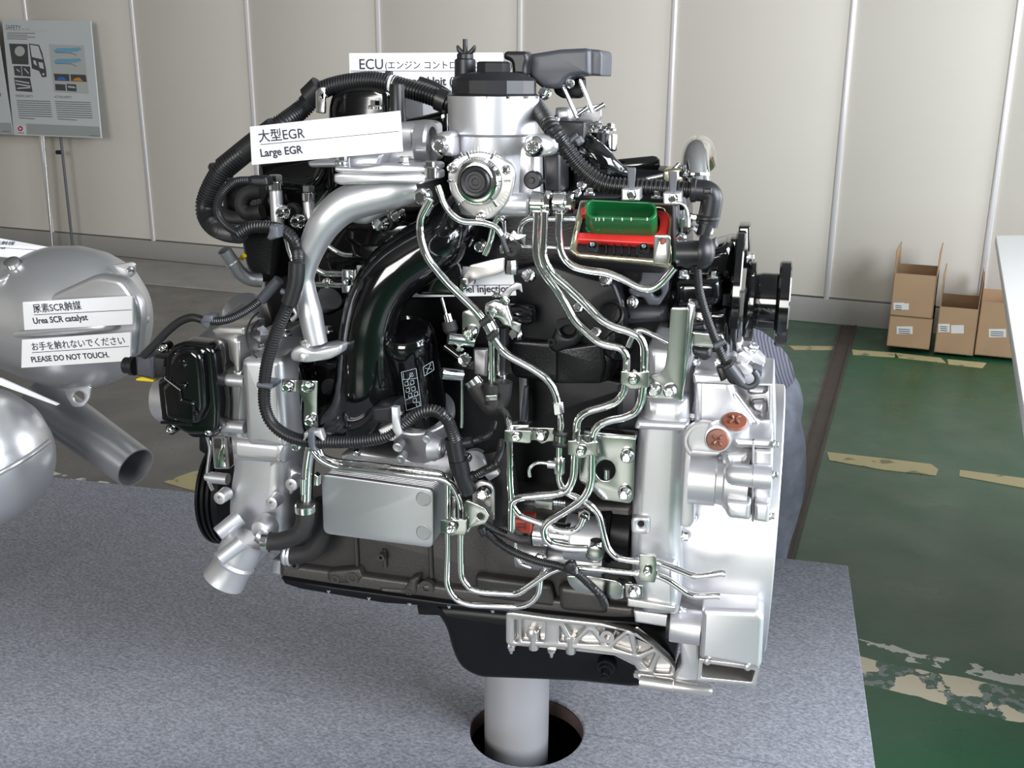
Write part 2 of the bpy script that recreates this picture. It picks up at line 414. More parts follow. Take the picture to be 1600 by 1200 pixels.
def felt_material():
    m = bpy.data.materials.new('felt'); m.use_nodes = True; nt = m.node_tree; b = nt.nodes['Principled BSDF']; L = nt.links.new
    tc = nt.nodes.new('ShaderNodeTexCoord'); mp = nt.nodes.new('ShaderNodeMapping'); L(tc.outputs['Object'], mp.inputs[0]); mp.inputs['Scale'].default_value = (1, 1.6, 1); mp.inputs['Rotation'].default_value = (0, 0, 0.5)
    n = nt.nodes.new('ShaderNodeTexNoise'); n.inputs['Scale'].default_value = 120; n.inputs['Detail'].default_value = 8; n.inputs['Roughness'].default_value = 0.85; L(mp.outputs[0], n.inputs['Vector'])
    r = nt.nodes.new('ShaderNodeValToRGB'); e = r.color_ramp.elements; e[0].position = 0.42; e[1].position = 0.58
    e[0].color = (0.148, 0.152, 0.172, 1); e[1].color = (0.33, 0.335, 0.368, 1); L(n.outputs['Fac'], r.inputs['Fac'])
    n2 = nt.nodes.new('ShaderNodeTexNoise'); n2.inputs['Scale'].default_value = 28; n2.inputs['Detail'].default_value = 6; n2.inputs['Roughness'].default_value = 0.7; L(mp.outputs[0], n2.inputs['Vector'])
    r2 = nt.nodes.new('ShaderNodeValToRGB'); e2 = r2.color_ramp.elements; e2[0].position = 0.35; e2[1].position = 0.68; e2[0].color = (0.78, 0.78, 0.78, 1); e2[1].color = (1, 1, 1, 1); L(n2.outputs['Fac'], r2.inputs['Fac'])
    mm = nt.nodes.new('ShaderNodeMix'); mm.data_type = 'RGBA'; mm.blend_type = 'MULTIPLY'; mm.inputs['Factor'].default_value = 1; L(r.outputs['Color'], mm.inputs[6]); L(r2.outputs['Color'], mm.inputs[7]); L(mm.outputs[2], b.inputs['Base Color'])
    b.inputs['Roughness'].default_value = 0.95; b.inputs['Specular IOR Level'].default_value = 0.1
    M['felt'] = m
felt_material()

boxw('floor', 'floor_paint', (-9, -6, -0.2), (9, 11, 0.0), kind='structure', frame=False)
# wall: backing, cloth panels, aluminium strips, skirting
wall = wallslab('wall_back', 'skirting_grey', -6.5, 8.6, 0.0, 4.6, -0.03, 0.12, kind='structure')
seams = [(WALL.hit(x, 2) - WA).dot(WD) for x in (38, 205, 385, 590, 813, 1055, 1335, 1595)]
seams = [seams[0] - 1.17 * k for k in (4, 3, 2, 1)] + seams + [seams[-1] + 1.05]
for a_, b_ in zip(seams, seams[1:]):
    wallslab('panel', 'wall_cloth', a_ + 0.012, b_ - 0.012, 0.17, 4.55, 0.0, 0.03, wall, bev=0.004)
for a_ in seams:
    wallslab('strip', 'strip_alu', a_ - 0.016, a_ + 0.016, 0.02, 4.55, 0.012, 0.03, wall, 'bright aluminium joint strip', bev=0.006)
wallslab('baseboard_back', 'skirting_grey', -6.5, 8.6, 0.0, 0.16, 0.02, 0.05, kind='structure', bev=0.004)
# raised pale concrete ledge along the foot of the wall at the left
mat('ledge_concrete', (0.27, 0.26, 0.24), 0.0, 0.45, 0.2, 60, vary=0.12, vscale=5)
pl0 = Plane((0, 0, 0.012), (1, 0, 0), (0, 0, 1))
q = [(-260, 400), (243, 442), (440, 462), (760, 494), (790, 458), (243, 406), (-260, 357)]
slab('trim_1', 'ledge_concrete', [( -260, 401), (243, 443), (440, 461), (760, 490), (780, 457), (243, 407), (-260, 358)], pl0, 0.012, kind='structure')
# steel rail channel let into the floor
mat('rail_brown', (0.050, 0.036, 0.030), 0.4, 0.5, 0.2, 200, vary=0.2, vscale=9)
def floorpoly(name, mt, pts, h=0.003, par=None, lab=None, kind=None):
    pl = Plane((0, 0, h), (1, 0, 0), (0, 0, 1)); return slab(name, mt, pts, pl, h, par=par, lab=lab, kind=kind)
rail = floorpoly('trim_2', 'rail_brown', [(1313, 508), (1339, 508), (1217, 960), (1178, 960)], 0.004, kind='structure')
floorpoly('lip', 'rail_brown', [(1313, 508), (1316, 508), (1183, 960), (1178, 960)], 0.012, rail)
floorpoly('lip', 'rail_brown', [(1336, 508), (1339, 508), (1217, 960), (1212, 960)], 0.012, rail)
# dashed yellow floor lines
def yellow_mat():
    m = bpy.data.materials.new('floor_yellow'); m.use_nodes = True; nt = m.node_tree; b = nt.nodes['Principled BSDF']; L = nt.links.new
    tc = nt.nodes.new('ShaderNodeTexCoord'); n = nt.nodes.new('ShaderNodeTexNoise'); n.inputs['Scale'].default_value = 14; n.inputs['Detail'].default_value = 8; L(tc.outputs['Object'], n.inputs['Vector'])
    r = nt.nodes.new('ShaderNodeValToRGB'); e = r.color_ramp.elements; e[0].position = 0.36; e[1].position = 0.42; e[0].color = (0.14, 0.13, 0.07, 1); e[1].color = (0.36, 0.31, 0.16, 1)
    L(n.outputs['Fac'], r.inputs['Fac']); L(r.outputs['Color'], b.inputs['Base Color']); b.inputs['Roughness'].default_value = 0.5; M['floor_yellow'] = m
yellow_mat()
marks = bpy.data.objects.new('floor_markings', None); COL.objects.link(marks); ROOTW[marks] = Matrix.Identity(4); marks['kind'] = 'structure'
for k, q in enumerate([[(1232, 540), (1321, 541), (1324, 547), (1240, 546)], [(1331, 546), (1399, 551), (1398, 558), (1333, 554)], [(1399, 551), (1470, 559), (1478, 567), (1404, 559)],
          [(1480, 561), (1541, 567), (1535, 575), (1482, 569)], [(1252, 707), (1256, 707), (1256, 715), (1250, 715)], [(1292, 706), (1364, 714), (1455, 725), (1466, 733), (1462, 743), (1380, 734), (1296, 719)],
          [(1500, 734), (1600, 747), (1700, 760), (1705, 775), (1600, 762), (1499, 744)], [(255, 753), (300, 737), (345, 730), (372, 748), (330, 775)]]):
    floorpoly('dash', 'floor_yellow', q, 0.002, marks)
boxw('ceiling', 'ceiling_grey', (-9, -6, 4.62), (9, 11, 4.75), kind='structure', frame=False)
boxw('wall_front', 'front_wall', (-9, -6.1, 0), (9, -6, 4.75), kind='structure', frame=False)
boxw('wall_right', 'front_wall', (9, -6.1, 3.4), (9.1, 11, 4.75), kind='structure', frame=False)
boxw('wall_left', 'wall_cloth', (-9.1, -6, 0), (-9, 11, 4.75), kind='structure', frame=False)

# ------------------------------------------------------------------ the felt stage
CX, CY, _ = fr(G(1325, 883, STAGE_Z))
plS = Plane((0, 0, STAGE_Z), EX, EZ)
def st2(x, y): q = FR(x, y, STAGE_Z) - plS.o; return (q.dot(plS.u), q.dot(plS.v))
hole = [tuple(plS.uv(822 + 1 + 89 * math.cos(t), 1141 + 56 * math.sin(t))) for t in [2 * math.pi * k / 48 for k in range(48)]]
hc = sum((Vector(h).to_3d() for h in hole), Vector()) / 48
stage = thing('display_stage', 'low exhibition stage covered in mottled grey felt under the engine', 'stage', FR(CX - 1.5, CY - 0.7, 0))
finish('felt_top', uvslab(plS, [[st2(CX - 3.2, CY - 1.55), st2(CX, CY - 1.55), st2(CX, CY), st2(CX - 3.2, CY)], hole], 0.008, 0.003, 2), 'felt', stage, 'mottled grey felt')
mat('stage_board', (0.06, 0.038, 0.035), 0, 0.7)
plB = Plane((0, 0, STAGE_Z - 0.0085), EX, EZ)
finish('deck', uvslab(plB, [[st2(CX - 3.19, CY - 1.54), st2(CX - 0.01, CY - 1.54), st2(CX - 0.01, CY - 0.01), st2(CX - 3.19, CY - 0.01)], hole], 0.024), 'stage_board', stage)
for lo, hi in (((CX - 3.2, CY - 0.012, 0), (CX, CY - 0.001, STAGE_Z - 0.033)), ((CX - 0.012, CY - 1.55, 0), (CX - 0.001, CY, STAGE_Z - 0.033)), ((CX - 3.2, CY - 1.55, 0), (CX, CY - 1.54, STAGE_Z - 0.033)), ((CX - 3.2, CY - 1.55, 0), (CX - 3.19, CY, STAGE_Z - 0.033))):
    boxw('side_panel', 'felt', lo, hi, stage)
# faint seams where two lengths of felt meet
mat('seam_dark', (0.10, 0.10, 0.12), 0, 0.95, 0)
for a_, b_ in (((912, 1146), (1010, 1162)), ((1100, 1176), (1230, 1198)), ((420, 1078), (470, 1087)), ((150, 1040), (185, 1046))):
    line(plS, a_, b_, 1.0, 'seam_dark', stage, 'felt_seam')

# ------------------------------------------------------------------ the steel post carrying the engine
post = thing('display_post', 'thick silver steel post rising through the round hole in the stage', 'post', FR(0, 0, 0))
mat('post_silver', (0.46, 0.46, 0.475), 0.6, 0.38, 0.05, 500)
rp = 50 * S(807, 1135, 0)
finish('column', lathe_me(FR(0, 0, 0.02), EZ, [(0, rp), (0.672, rp)], 48), 'post_silver', post)
finish('base_plate', lathe_me(FR(0, 0, 0), EZ, [(0, 0.24), (0.016, 0.24), (0.02, 0.235)], 48), 'satin_black', post)

# ------------------------------------------------------------------ cardboard boxes by the wall
mat('cardboard', (0.36, 0.235, 0.135), 0, 0.8, 0.1, 200, vary=0.06, vscale=5)
mat('cardboard_in', (0.28, 0.18, 0.10), 0, 0.85)
mat('tape', (0.44, 0.30, 0.15), 0, 0.3)
mat('label_paper', (0.62, 0.62, 0.60), 0, 0.6)
BXN = (WN + WD * 0.0).normalized()
def carton(label, x0, x1, yt, yb, D, dep, open_top, lab_px, flaps=(), group=None, base=None):
    """front face pixel columns x0..x1, rows yt..yb on a plane parallel to the wall at D metres in front of it"""
    pl = Plane(W3(0, 0, D), WD, WN); a = pl.hit(x0, yb); b = pl.hit(x1, yb); c = pl.hit(x0, yt)
    z0 = a.z if base is None else base; h = c.z - z0; wdt = (b - a).dot(WD)
    o = thing('cardboard_box', label, 'box', Vector((a.x, a.y, z0)), group, yaw=math.atan2(WD.y, WD.x))
    A = Vector((a.x, a.y, z0)); t = 0.005
    def face(p, u, v, n, nm='side', m='cardboard'):
        pf = Plane(p, u, n); return finish(nm, uvslab(pf, [[(0, 0), (u.length, 0), (u.length, v), (0, v)]] if pf.v.z > 0.5 or abs(n.z) > .5 else [[(0, 0), (u.length, 0), (u.length, -v), (0, -v)]], t), m, o)
    U = WD * wdt; Dn = -WN * dep
    face(A, U, h, WN); face(A + Dn + U, -U, h, -WN); face(A + Dn, -Dn, h, -WD); face(A + U, Dn, h, WD)
    pb = Plane(A + EZ * t, WD, EZ); finish('bottom', uvslab(pb, [[(0, 0), (wdt, 0), (wdt, dep), (0, dep)]], t), 'cardboard', o)
    if not open_top:
        pb = Plane(A + EZ * h, WD, EZ); finish('lid', uvslab(pb, [[(0, 0), (wdt, 0), (wdt, dep), (0, dep)]], t), 'cardboard', o)
    for fx, fh, tilt in flaps:            # upright open flaps at x fraction
        p = A + WD * (wdt * fx) + EZ * (h + 0.001); up = (EZ + WD * tilt).normalized() * fh
        bm = bmesh.new(); vs = [p, p + Dn, p + Dn + up, p + up]; of = WD * t
        v1 = [bm.verts.new(q) for q in vs]; v2 = [bm.verts.new(q + of) for q in vs]
        bm.faces.new(v1); bm.faces.new(v2[::-1])
        for k in range(4): bm.faces.new((v1[k], v2[k], v2[(k + 1) % 4], v1[(k + 1) % 4]))
        bmesh.ops.recalc_face_normals(bm, faces=bm.faces); finish('flap', bm_mesh(bm), 'cardboard_in', o)
    pf = Plane(pl.o + WN * 0.0008, WD, WN)
    if lab_px:
        for lp in lab_px: slab('paper_label', 'label_paper', rect(*lp), pf, 0.0006, par=o); 
        lx0, ly0, lx1, ly1 = lab_px[0]
        for k in range(3): line(pf, (lx0 + 3, ly0 + 4 + k * 3), (lx1 - 4, ly0 + 5 + k * 3), 1.0, 'ink', o, 'print_line', 0.001)
    return o, pl
c1, p1 = carton('closed cardboard box on the floor under the open one, paler left side', 1385, 1452, 492, 540, 0.62, 0.40, False, [(1401, 510, 1426, 522)])
zt = (p1.hit(1385, 492)).z
carton('open cardboard box with raised flaps stacked on top of another box', 1390, 1457, 426, 492, 0.62, 0.36, True, [(1396, 473, 1413, 484), (1413, 474, 1420, 484)], ((0.0, 0.13, -0.02), (0.98, 0.14, 0.02)), base=zt + 0.001)
carton('open cardboard box with two white labels between its neighbours', 1459, 1521, 478, 550, 0.58, 0.42, True, [(1466, 506, 1484, 519), (1486, 508, 1506, 521)], ((0.0, 0.18, 0.0), (0.97, 0.17, 0.02)))
carton('rightmost cardboard box, its left end behind the white counter', 1522, 1605, 470, 554, 0.55, 0.42, True, [(1545, 514, 1572, 527)], ((0.0, 0.10, 0.0),))

# ------------------------------------------------------------------ white counter top at the right edge of the view
cnt = thing('white_counter', 'white counter slab with a sharp corner at the picture edge', 'counter', Vector((2.2, 2.4, 0)), yaw=0)
cz = 1.0; plC = Plane((0, 0, cz), (1, 0, 0), (0, 0, 1))
A_, B_ = G(1556, 368, cz), G(1601, 645, cz); d_ = (B_ - A_).normalized(); C_ = G(1700, 366, cz); e_ = (C_ - A_).normalized()
mat('counter_white', (0.88, 0.88, 0.88), 0, 0.35)
def xy(v): q = v - plC.o; return (q.dot(plC.u), q.dot(plC.v))
P2 = A_ + d_ * 2.5; P3 = P2 + e_ * 1.6; P4 = A_ + e_ * 1.6
finish('top', uvslab(plC, [[xy(A_), xy(P4), xy(P3), xy(P2)]], 0.028, 0.003, 1), 'counter_white', cnt)
bm = bmesh.new(); q_ = [A_ + d_ * 0.5 + e_ * 0.85, A_ + d_ * 0.5 + e_ * 1.5, A_ + d_ * 2.3 + e_ * 1.5, A_ + d_ * 2.3 + e_ * 0.85]
lo = [bm.verts.new((v.x, v.y, 0)) for v in q_]; hi = [bm.verts.new((v.x, v.y, cz - 0.028)) for v in q_]
bm.faces.new(lo); bm.faces.new(hi)
for k in range(4): bm.faces.new((lo[k], lo[(k + 1) % 4], hi[(k + 1) % 4], hi[k]))
bmesh.ops.recalc_face_normals(bm, faces=bm.faces); finish('pedestal', bm_mesh(bm), 'counter_white', cnt)

# ------------------------------------------------------------------ poster boards on stands
mat('poster_paper', (0.50, 0.53, 0.53), 0, 0.5); mat('poster_grey', (0.30, 0.33, 0.32), 0, 0.5); mat('poster_mid', (0.40, 0.42, 0.40), 0, 0.5)
mat('poster_dark', (0.05, 0.05, 0.055), 0, 0.5); mat('poster_blue', (0.14, 0.33, 0.46), 0, 0.5); mat('poster_blue2', (0.03, 0.14, 0.42), 0, 0.5); mat('poster_orange', (0.55, 0.22, 0.02), 0, 0.5)
mat('poster_ink', (0.16, 0.17, 0.17), 0, 0.6); mat('poster_red', (0.42, 0.02, 0.06), 0, 0.5); mat('poster_paper_pale', (0.62, 0.62, 0.62), 0, 0.5)  # last one is a paler paper tone for the emblem field
ca, cb, cc = (3, 32), (142, 35), (22, 211)
plP = Plane(W3(0, 0, 0.22), WD, WN)
# the boards lean back a little: tilt plane about its foot
plP = Plane(plP.hit(90, 214), WD, (WN + EZ * 0.10).normalized())
g0 = plP.hit(90, 300); g0.z = 0
brd = thing('poster_board', 'safety poster board with pictures of a truck door, on a tripod', 'poster', g0, yaw=math.atan2(WD.y, WD.x))
slab('board', 'poster_paper', [(3, 31), (141, 33), (158, 216), (22, 211)], plP, 0.012, par=brd)
flat(plP, [(41, 193), (155, 198), (157, 214), (42, 210)], 'poster_grey', brd, 'footer_band')
flat(plP, [(76, 69), (131, 71), (139, 147), (84, 144)], 'poster_mid', brd, 'grey_panel')
text('SAFETY', plP, (9, 46), (33, 47.5), 'poster_ink', brd, 'lettering', 0.001)
text('セーフティ', plP, (35, 47), (47, 47.5), 'poster_ink', brd, 'lettering', 0.001)
line(plP, (10, 48.5), (75, 48.5), 0.6, 'poster_mid', brd, 'rule', 0.001)
for k in range(4): line(plP, (11, 51.5 + k * 3), (55 - (k % 2) * 12, 52.2 + k * 3), 1.0, 'poster_ink', brd, 'print_line', 0.001)
for q in ([(14, 68), (43, 69), (45, 101), (19, 100)], [(21, 103), (33, 103), (34, 119), (23, 118)], [(34, 103), (47, 104), (48, 120), (35, 119)], [(22, 121), (47, 122), (51, 144), (25, 142)]):
    flat(plP, q, 'poster_dark', brd, 'photo_print')
flat(plP, circ(31, 80, 8, 8), 'poster_mid', brd, 'photo_print', 0.0008)
for a_, b_ in (((24, 126), (46, 130)), ((25, 131), (48, 135)), ((27, 138), (47, 137)), ((26, 108), (31, 112)), ((38, 107), (45, 115))): line(plP, a_, b_, 1.6, 'poster_paper', brd, 'print_line', 0.001)
# truck door drawing: frame, window, hinge tail
for q, m_, l_ in (([(45, 68), (61, 70), (66, 82), (72, 108), (73, 120), (66, 121), (61, 111), (50, 107)], 'poster_dark', 0.0006), ([(47, 70), (60, 72), (67, 93), (50, 89)], 'poster_paper', 0.0012), ([(60, 97), (67, 98), (69, 108), (62, 106)], 'poster_paper', 0.0012), ([(52, 94), (56, 95), (58, 103), (53, 100)], 'poster_paper', 0.0012), (circ(68, 116, 1.8, 1.8, 10), 'poster_paper', 0.0012)):
    flat(plP, q, m_, brd, 'door_drawing', l_)
for yy in (78, 95):
    flat(plP, [(83, yy + 1), (90, yy - 3), (110, yy - 3), (124, yy - 4), (128, yy), (118, yy + 3), (88, yy + 4)], 'poster_blue', brd, 'airflow_drawing', 0.0008)
    line(plP, (86, yy + 4), (112, yy + 5), 1.0, 'poster_ink', brd, 'print_line', 0.001); line(plP, (110, yy + 4), (120, yy + 9), 1.0, 'poster_ink', brd, 'print_line', 0.001)
for q in ([(84, 115), (108, 116), (109, 127), (86, 126)], [(110, 116), (134, 117), (136, 128), (111, 127)], [(86, 131), (102, 132), (103, 142), (87, 141)], [(104, 131), (119, 132), (120, 143), (105, 142)]): flat(plP, q, 'poster_dark', brd, 'photo_print', 0.0008)
flat(plP, [(88, 125), (92, 121), (98, 120), (106, 126)], 'poster_blue2', brd, 'photo_print', 0.0012)
flat(plP, [(113, 126), (118, 122), (124, 121), (130, 127)], 'poster_orange', brd, 'photo_print', 0.0012)
flat(plP, [(106, 134), (117, 135), (118, 138), (107, 137)], 'poster_mid', brd, 'photo_print', 0.0012)
text('PASSIVE SAFETY', plP, (25, 151.5), (52, 152.5), 'poster_ink', brd, 'lettering', 0.001); text('ACTIVE SAFETY', plP, (85, 153), (112, 154), 'poster_ink', brd, 'lettering', 0.001)
for k in range(9):
    line(plP, (26 + k * 0.5, 157 + k * 3.4), (79 + k * 0.4 - (28 if k == 8 else 0), 158.6 + k * 3.4), 1.2, 'poster_ink', brd, 'print_line', 0.001)
    line(plP, (86 + k * 0.5, 158.5 + k * 3.4), (142 + k * 0.4 - (25 if k == 8 else 0), 160.5 + k * 3.4), 1.2, 'poster_ink', brd, 'print_line', 0.001)
flat(plP, [(27, 196), (40, 197), (41, 211), (28, 210)], 'poster_paper_pale', brd, 'emblem_field', 0.0007)
flat(plP, circ(32, 201, 4, 4.2, 16), 'poster_red', brd, 'emblem', 0.0012); flat(plP, circ(32, 201, 1.8, 1.8, 10), 'poster_paper_pale', brd, 'emblem', 0.0016)
line(plP, (28, 207.5), (38, 208), 1.2, 'poster_ink', brd, 'print_line', 0.001); line(plP, (140, 212), (155, 212.6), 1.2, 'poster_ink', brd, 'print_line', 0.001)
def pole(name, a, b, r, mt, par):
    bm = bmesh.new(); sweep_bm(bm, [a, b], [r, r], 14); return finish(name, bm_mesh(bm), mt, par, smooth=50)
plQ = Plane(plP.o - WN * 0.03, WD, WN)
for xa, xb, m_, nm in ((92, 112, 'tie_grey', 'pole'), (66, 80, 'chrome_soft', 'pole')):
    a_ = plQ.hit(xa, 190); b_ = plQ.hit(xb, 372); b_.z = 0.03 if nm == 'pole' else b_.z; pole(nm, a_, Vector((b_.x, b_.y, 0.02)), 0.011, m_, brd)
pole('knob', plQ.hit(89, 238) , plQ.hit(94, 238), 0.018, 'plastic_black', brd)
g1 = plP.hit(-60, 300); g1.z = 0
brd2 = thing('poster_board', 'second poster board cut off by the picture edge, grey footer', 'poster', g1, yaw=math.atan2(WD.y, WD.x))
slab('board', 'poster_paper', [(-150, 28), (-8, 30), (20, 210), (-128, 207)], plP, 0.012, par=brd2)
flat(plP, [(-130, 188), (17, 192), (20, 209), (-128, 206)], 'poster_grey', brd2, 'footer_band')
line(plP, (3, 205), (15, 205.6), 1.2, 'poster_ink', brd2, 'print_line', 0.001); flat(plP, circ(-1, 148, 2.5, 4), 'poster_blue2', brd2, 'photo_print', 0.001)
a_ = plQ.hit(-60, 190); pole('pole', a_, Vector((a_.x, a_.y, 0.02)), 0.011, 'chrome_soft', brd2)
for bb, xx in ((brd, 96), (brd2, -60)):
    a_ = plQ.hit(xx, 300); a_.z = 0
    finish('foot', lathe_me(a_, EZ, [(0, 0.2), (0.015, 0.2), (0.02, 0.19)], 28), 'tie_grey', bb)

# ================================================================== THE ENGINE
E_ = thing('diesel_engine', 'silver and black display engine with chrome pipes and ribbed hoses, on the post', 'engine', FR(0, 0, 0.70))
def sl(*a, **k): k.setdefault('par', E_); return slab(*a, **k)
def tb(*a, **k): k.setdefault('par', E_); return tube(*a, **k)
def lt(*a, **k): k.setdefault('par', E_); return lathe(*a, **k)
def cx_(*a, **k): k.setdefault('par', E_); return cylx(*a, **k)
def cn(*a, **k): k.setdefault('par', E_); return conduit(*a, **k)

# ---- cylinder block and oil pan
blk = sl('engine_block', 'cast_iron', [(440, 800), (560, 790), (800, 780), (990, 790), (992, 962), (940, 968), (870, 962), (700, 941), (520, 916), (440, 905)], -0.14, 0.26, 0.008, 8, lab='dark grey cast iron block')
sl('engine_block_skirt', 'cast_iron', [(438, 882), (520, 893), (700, 918), (870, 938), (990, 950), (992, 966), (940, 970), (870, 965), (700, 944), (520, 919), (438, 906)], -0.155, 0.02, 0.005, 3)
for x, y0, y1 in ((556, 838, 884), (672, 850, 902), (600, 858, 886)):
    tb('casting_rib', 'cast_iron', [(x, y0), (x + 2, y1)], -0.143, 3.5, par=blk)
for x, y, r in ((525, 904, 7), (552, 902, 10), (667, 917, 12), (461, 882, 8), (596, 870, 6), (640, 925, 5)):
    lt('boss', 'cast_iron', (x, y, -0.155), 'F', [(-6, r), (4, r), (4, r * .45), (-6, r * .42), (-6, 0)], par=blk)
sl('casting_pad', 'cast_iron', [(512, 893), (560, 889), (566, 903), (556, 912), (520, 912), (510, 904)], -0.157, 0.02, 0.004, 4, par=blk)
sl('casting_pad', 'cast_iron', [(592, 918), (630, 921), (640, 905), (655, 900), (650, 932), (596, 930)], -0.157, 0.02, 0.004, 4, par=blk)
sl('casting_pad', 'cast_iron', [(740, 900), (860, 915), (868, 950), (745, 935)], -0.157, 0.02, 0.006, 8, par=blk)
sl('casting_pad', 'cast_iron', [(870, 915), (945, 925), (950, 962), (874, 955)], -0.160, 0.02, 0.008, 10, par=blk)
sl('pan_flange', 'satin_black', [(439, 904), (520, 917), (700, 942), (940, 968), (1000, 972), (1000, 978), (940, 975), (700, 950), (600, 943), (470, 921), (445, 913)], -0.165, 0.30, 0.003, par=E_)
pan = sl('oil_pan', 'satin_black', [(640, 944), (700, 946), (940, 970), (1008, 976), (1036, 1004), (1054, 1036), (1052, 1058), (1020, 1074), (990, 1080), (900, 1070), (745, 1064), (716, 1048), (703, 1022), (694, 985), (678, 960)], -0.150, 0.28, 0.016, 14, lab='satin black deep oil pan', bres=4)
lt('drain_valve', 'cast_black', (947, 1042, -0.160), (0.05, -1, -0.25), [(-10, 15), (2, 15), (3, 11), (8, 11), (9, 7), (20, 7), (21, 5), (26, 5)], seg=12)
for x, y in ((514, 922), (577, 933), (640, 942), (702, 946), (770, 953)): bolt(x, y, -0.163, 4, pan, 'D', 'hex', 'chrome_soft')
# ---- ribbed aluminium bracket under the block
brk = sl('rib_bracket', 'alu_machined', [(790, 958), (800, 957), (865, 966), (940, 974), (985, 986), (1018, 1006), (1044, 1030), (1055, 1046), (1054, 1076), (1000, 1070), (1001, 1056), (990, 1038), (960, 1022), (905, 1015), (863, 1012), (830, 1010), (796, 1010), (790, 1004)], -0.172, 0.016, 0.002, 3,
    holes=[(p, 0) for p in (roundpoly([(803, 969), (809, 969), (809, 1003), (803, 1003)], 2), roundpoly([(814, 968), (852, 972), (851, 1003), (814, 1002)], 4), roundpoly([(874, 978), (885, 1004), (873, 1004)], 2), roundpoly([(881, 975), (916, 979), (895, 1001)], 3),
           roundpoly([(922, 986), (938, 1007), (901, 1006)], 3), roundpoly([(930, 980), (977, 985), (948, 1009)], 4), roundpoly([(981, 991), (988, 1022), (956, 1012)], 3), roundpoly([(992, 990), (1021, 1013), (995, 1024)], 3), roundpoly([(1024, 1020), (1012, 1045), (1000, 1033)], 3), roundpoly([(1031, 1024), (1049, 1041), (1046, 1053), (1021, 1052)], 3))], lab='pale cast aluminium bracket with triangular pockets')
sl('bracket_web', 'alu_machined', [(794, 960), (865, 968), (940, 976), (1018, 1008), (1050, 1040), (1050, 1072), (1004, 1068), (992, 1040), (960, 1024), (863, 1013), (794, 1008)], -0.160, 0.008, 0, par=E_)
for x, y, r in ((833, 985, 9), (890, 992, 7)): lt('knob', 'alu_machined', (x, y, -0.160), 'F', [(-2, r), (12, r), (15, r * .6), (16, 0)], par=brk)
for x, y, r in ((834, 1008, 8), (892, 1014, 8)): lt('knob', 'alu_machined', (x, y, -0.166), 'D', [(-25, r), (6, r), (8, r * .7)], par=brk)
lt('boss', 'alu_machined', (949, 995, -0.172), 'F', [(-14, 11), (2, 11), (2, 5), (-8, 5), (-8, 0)], par=brk)
bolts([(799, 1010, 7), (862, 1016, 7)], -0.165, brk, 'D', 'stud'); bolt(1000, 1054, -0.17, 9, brk, 'L', 'hex')
cx_('bracket_rod', 'alu_machined', 1064, -0.178, [(1000, 11), (1052, 11), (1053, 10), (1108, 9), (1114, 6), (1116, 0)])
# ---- rear mount: web, bush and box channel
sl('mount_web', 'alu', [(1062, 1000), (1092, 1000), (1092, 1066), (1050, 1066), (1056, 1050), (1064, 1040)], -0.175, 0.05, 0.004, 5)
cx_('mount_bush', 'alu', 975, -0.20, [(1047, 20), (1048, 26), (1050, 27), (1096, 27)]); cx_('bush_ring', 'rubber', 974, -0.20, [(1042, 18), (1043, 22), (1049, 22)])
mnt = sl('mount_box', 'alu', [(1096, 952), (1184, 955), (1194, 966), (1190, 1041), (1186, 1047), (1092, 1030)], -0.225, 0.11, 0.007, 6, lab='pale silver rectangular mount casting')
fl_ = sl('mount_channel', 'alu_machined', [(1092, 1029), (1187, 1042), (1180, 1072), (1088, 1064)], -0.222, 0.10, 0.001, 2, holes=[(roundpoly([(1098, 1036), (1180, 1048), (1174, 1066), (1095, 1058)], 3), 0)])
sl('channel_back', 'alu_dark', [(1096, 1028), (1184, 1040), (1178, 1070), (1092, 1062)], -0.17, 0.02, 0, par=E_)
tb('channel_rib', 'alu_machined', [(1157, 1046), (1154, 1064)], -0.19, 6, par=fl_)
lt('mount_screw', 'alu_machined', (1105, 1034, -0.226), 'F', [(-3, 5), (2, 5), (3, 3)], par=mnt, seg=16)
lt('mount_screw', 'alu_machined', (1168, 1043, -0.226), 'F', [(-3, 5), (2, 5), (3, 3)], par=mnt, seg=16)

# ---- flywheel side housings
hs = sl('flywheel_cover', 'alu', [(1007, 620), (1075, 624), (1076, 660), (1071, 668), (1065, 780), (1062, 850), (1064, 905), (1060, 962), (1002, 962), (1000, 925), (985, 905), (984, 857), (986, 790), (991, 715), (997, 658), (1003, 650)], -0.215, 0.24, 0.016, 8, lab='large pale silver flywheel side casting', bres=4)
sl('housing_step', 'alu', [(1009, 540), (1078, 545), (1078, 640), (1006, 640)], -0.185, 0.20, 0.012, 12)
sl('cover_flange', 'alu', [(1071, 668), (1085, 668), (1085, 815), (1078, 826), (1062, 822), (1064, 780)], -0.205, 0.05, 0.003, 4, par=E_)
sl('cover_shoulder', 'alu', [(994, 657), (1076, 661), (1075, 676), (990, 672)], -0.221, 0.05, 0.006, 5, par=E_)
for x, y, r in ((1000, 822, 15), ): sl('lug', 'alu', rect(x - 14, y - 14, x + 15, y + 14), -0.222, 0.05, 0.004, 8, par=hs, holes=[circ(x + 1, y - 2, 5)])
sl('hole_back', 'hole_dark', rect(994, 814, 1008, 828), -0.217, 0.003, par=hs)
sl('cover_foot', 'alu', [(990, 870), (1058, 876), (1060, 964), (1004, 960), (1000, 925), (990, 912)], -0.222, 0.10, 0.010, 8, par=E_)
sl('foot_ledge', 'alu_machined', [(980, 935), (1055, 948), (1056, 958), (980, 948)], -0.228, 0.03, 0.002, 2, par=E_)
sl('foot_block', 'alu', [(989, 953), (1052, 962), (1050, 982), (992, 973)], -0.20, 0.05, 0.003, 2, par=E_)
